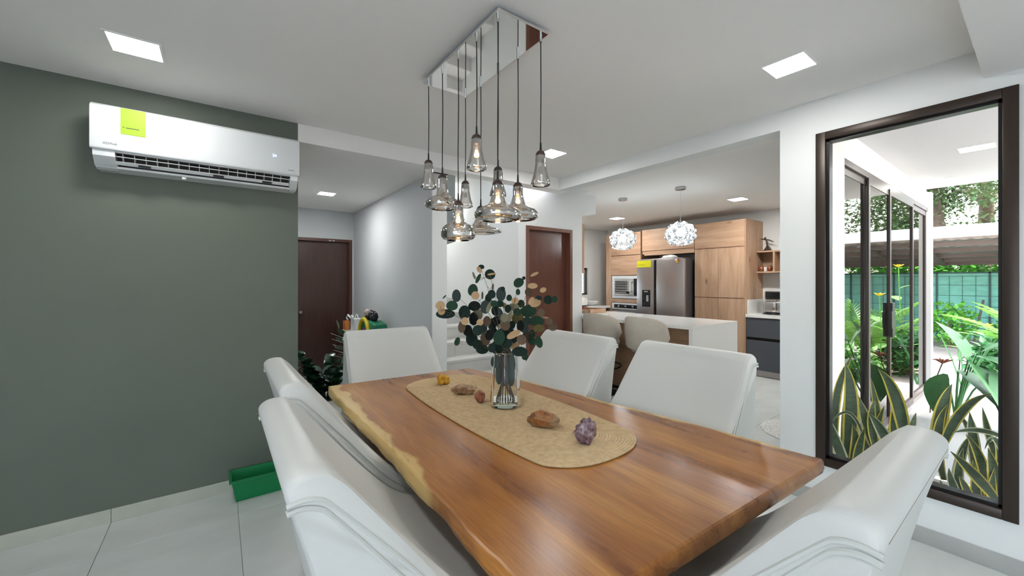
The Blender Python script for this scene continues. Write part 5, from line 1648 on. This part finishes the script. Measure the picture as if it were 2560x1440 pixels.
# carport
CX0, CX1 = 13.0, 17.3
cp = thing('carport', (15, 1, -.17), 'open carport with white fascia and corrugated roof beyond the garden', 'carport')
MB().box(CX0 - .12, CX0, -7, 9, 2.42, 2.67).build('fascia', M['fascia'], cp)
m = MB()
vs, fs = [], []
NC = 320
for i in range(NC + 1):
    y = -7 + 16 * i / NC
    dz = .018 * math.sin(2 * math.pi * y / .20)
    vs += [(CX0, y, 2.44 + dz), (CX1, y, 2.04 + dz)]
fs = [(2 * i, 2 * i + 1, 2 * i + 3, 2 * i + 2) for i in range(NC)]
m.add(vs, fs); m.build('roof_sheet', M['roof_sheet'], cp, smooth='all')
for k, x in enumerate((13.5, 14.5, 15.5, 16.4, 17.15)):
    z = 2.44 - .40 * (x - CX0) / (CX1 - CX0)
    MB().box(x - .035, x + .035, -7, 9, z - .13, z - .03).build('purlin', M['rust_beam'], cp)
for y in (-3.5, -.9, 1.85, 4.5):
    MB().prism([(CX0, 2.30), (CX1, 1.90), (CX1, 1.98), (CX0, 2.40)], 'y', y - .05, y + .05).build('rafter', M['rust_beam'], cp)
for x, y in ((15.2, .60), (15.2, -2.2), (15.2, 3.6)):
    MB().box(x - .07, x + .07, y - .07, y + .07, -.17, 2.2).build('post', M['rust_beam'], cp)
rod = MB().tube([(16.6, 1.25, -.17), (16.8, 1.10, .95)], .025, 6)
tag(rod.build('iron_rod', M['rust_beam']), 'dark iron rod leaning against the green fence', 'rod')


def tree(x, y, h, cr, n_, m_, label, seed, lean=(0, 0), name='garden_tree'):
    rb = random.Random(seed)
    r = thing(name, (x, y, -.17), label, 'tree', 'trees beyond the carport')
    tp = [Vector((0, 0, 0)), Vector((lean[0] * .3, lean[1] * .3, h * .3)), Vector((lean[0] * .7, lean[1] * .7, h * .6)), Vector((lean[0], lean[1], h))]
    MB().tube(tp, [.45, .36, .28, .10], 10).build('trunk', M['bark'], r, smooth=True, local=True)
    for k in range(7):
        a = k * .9 + seed; t = .45 + .07 * k
        p = tp[1].lerp(tp[3], t)
        q = p + Vector((math.cos(a) * cr * .6, math.sin(a) * cr * .6, cr * .35))
        MB().tube([p, p.lerp(q, .5) + Vector((0, 0, .2)), q], [.14, .09, .03], 7).build('branch', M['bark'], r, smooth=True, local=True)
    m2 = MB()
    clumps = []
    for k in range(26):
        v = Vector((rb.uniform(-1, 1), rb.uniform(-1, 1), rb.uniform(-.8, 1)))
        clumps.append((Vector((lean[0] * .8 + v.x * cr, lean[1] * .8 + v.y * cr, h * .72 + v.z * h * .42)), rb.uniform(.45, 1.0) * cr * .42))
    for k in range(n_):
        c_, rr = rb.choice(clumps)
        v = Vector((rb.gauss(0, .55), rb.gauss(0, .55), rb.gauss(0, .42))) * rr
        p = c_ + v
        d = Vector((rb.uniform(-1, 1), rb.uniform(-1, 1), rb.uniform(-.8, .5))).normalized()
        q = d.to_track_quat('Y', 'Z').to_matrix()
        L_ = rb.uniform(.11, .24)
        m2.add([q @ Vector(c3) * L_ + p for c3 in ((0, 0, 0), (.34, .45, .06), (0, 1, 0), (-.34, .45, .06))], [(0, 1, 2, 3)])
    fo = m2.build('crown', m_, r, local=True)
    fo['kind'] = 'stuff'


tree(24, 2.55, 8.0, 3.2, 22000, M['tree_leaf'], 'large tree with leaning trunk above the carport, left in the window', 21, (-.6, .55))
tree(25, -1.2, 7.5, 3.2, 20000, M['tree_leaf2'], 'leafy tree above the carport, right in the window', 22, (.3, .2))
tree(27, 6.0, 9.0, 3.6, 10000, M['tree_leaf'], 'dense tree far left beyond the carport', 23)
tree(23, -5.0, 8.0, 3.2, 9000, M['tree_leaf'], 'dense tree far right beyond the carport', 24, (0, .5))
tree(32, 2.0, 8.5, 4.0, 12000, M['tree_leaf2'], 'pale tree farthest behind the others', 25)
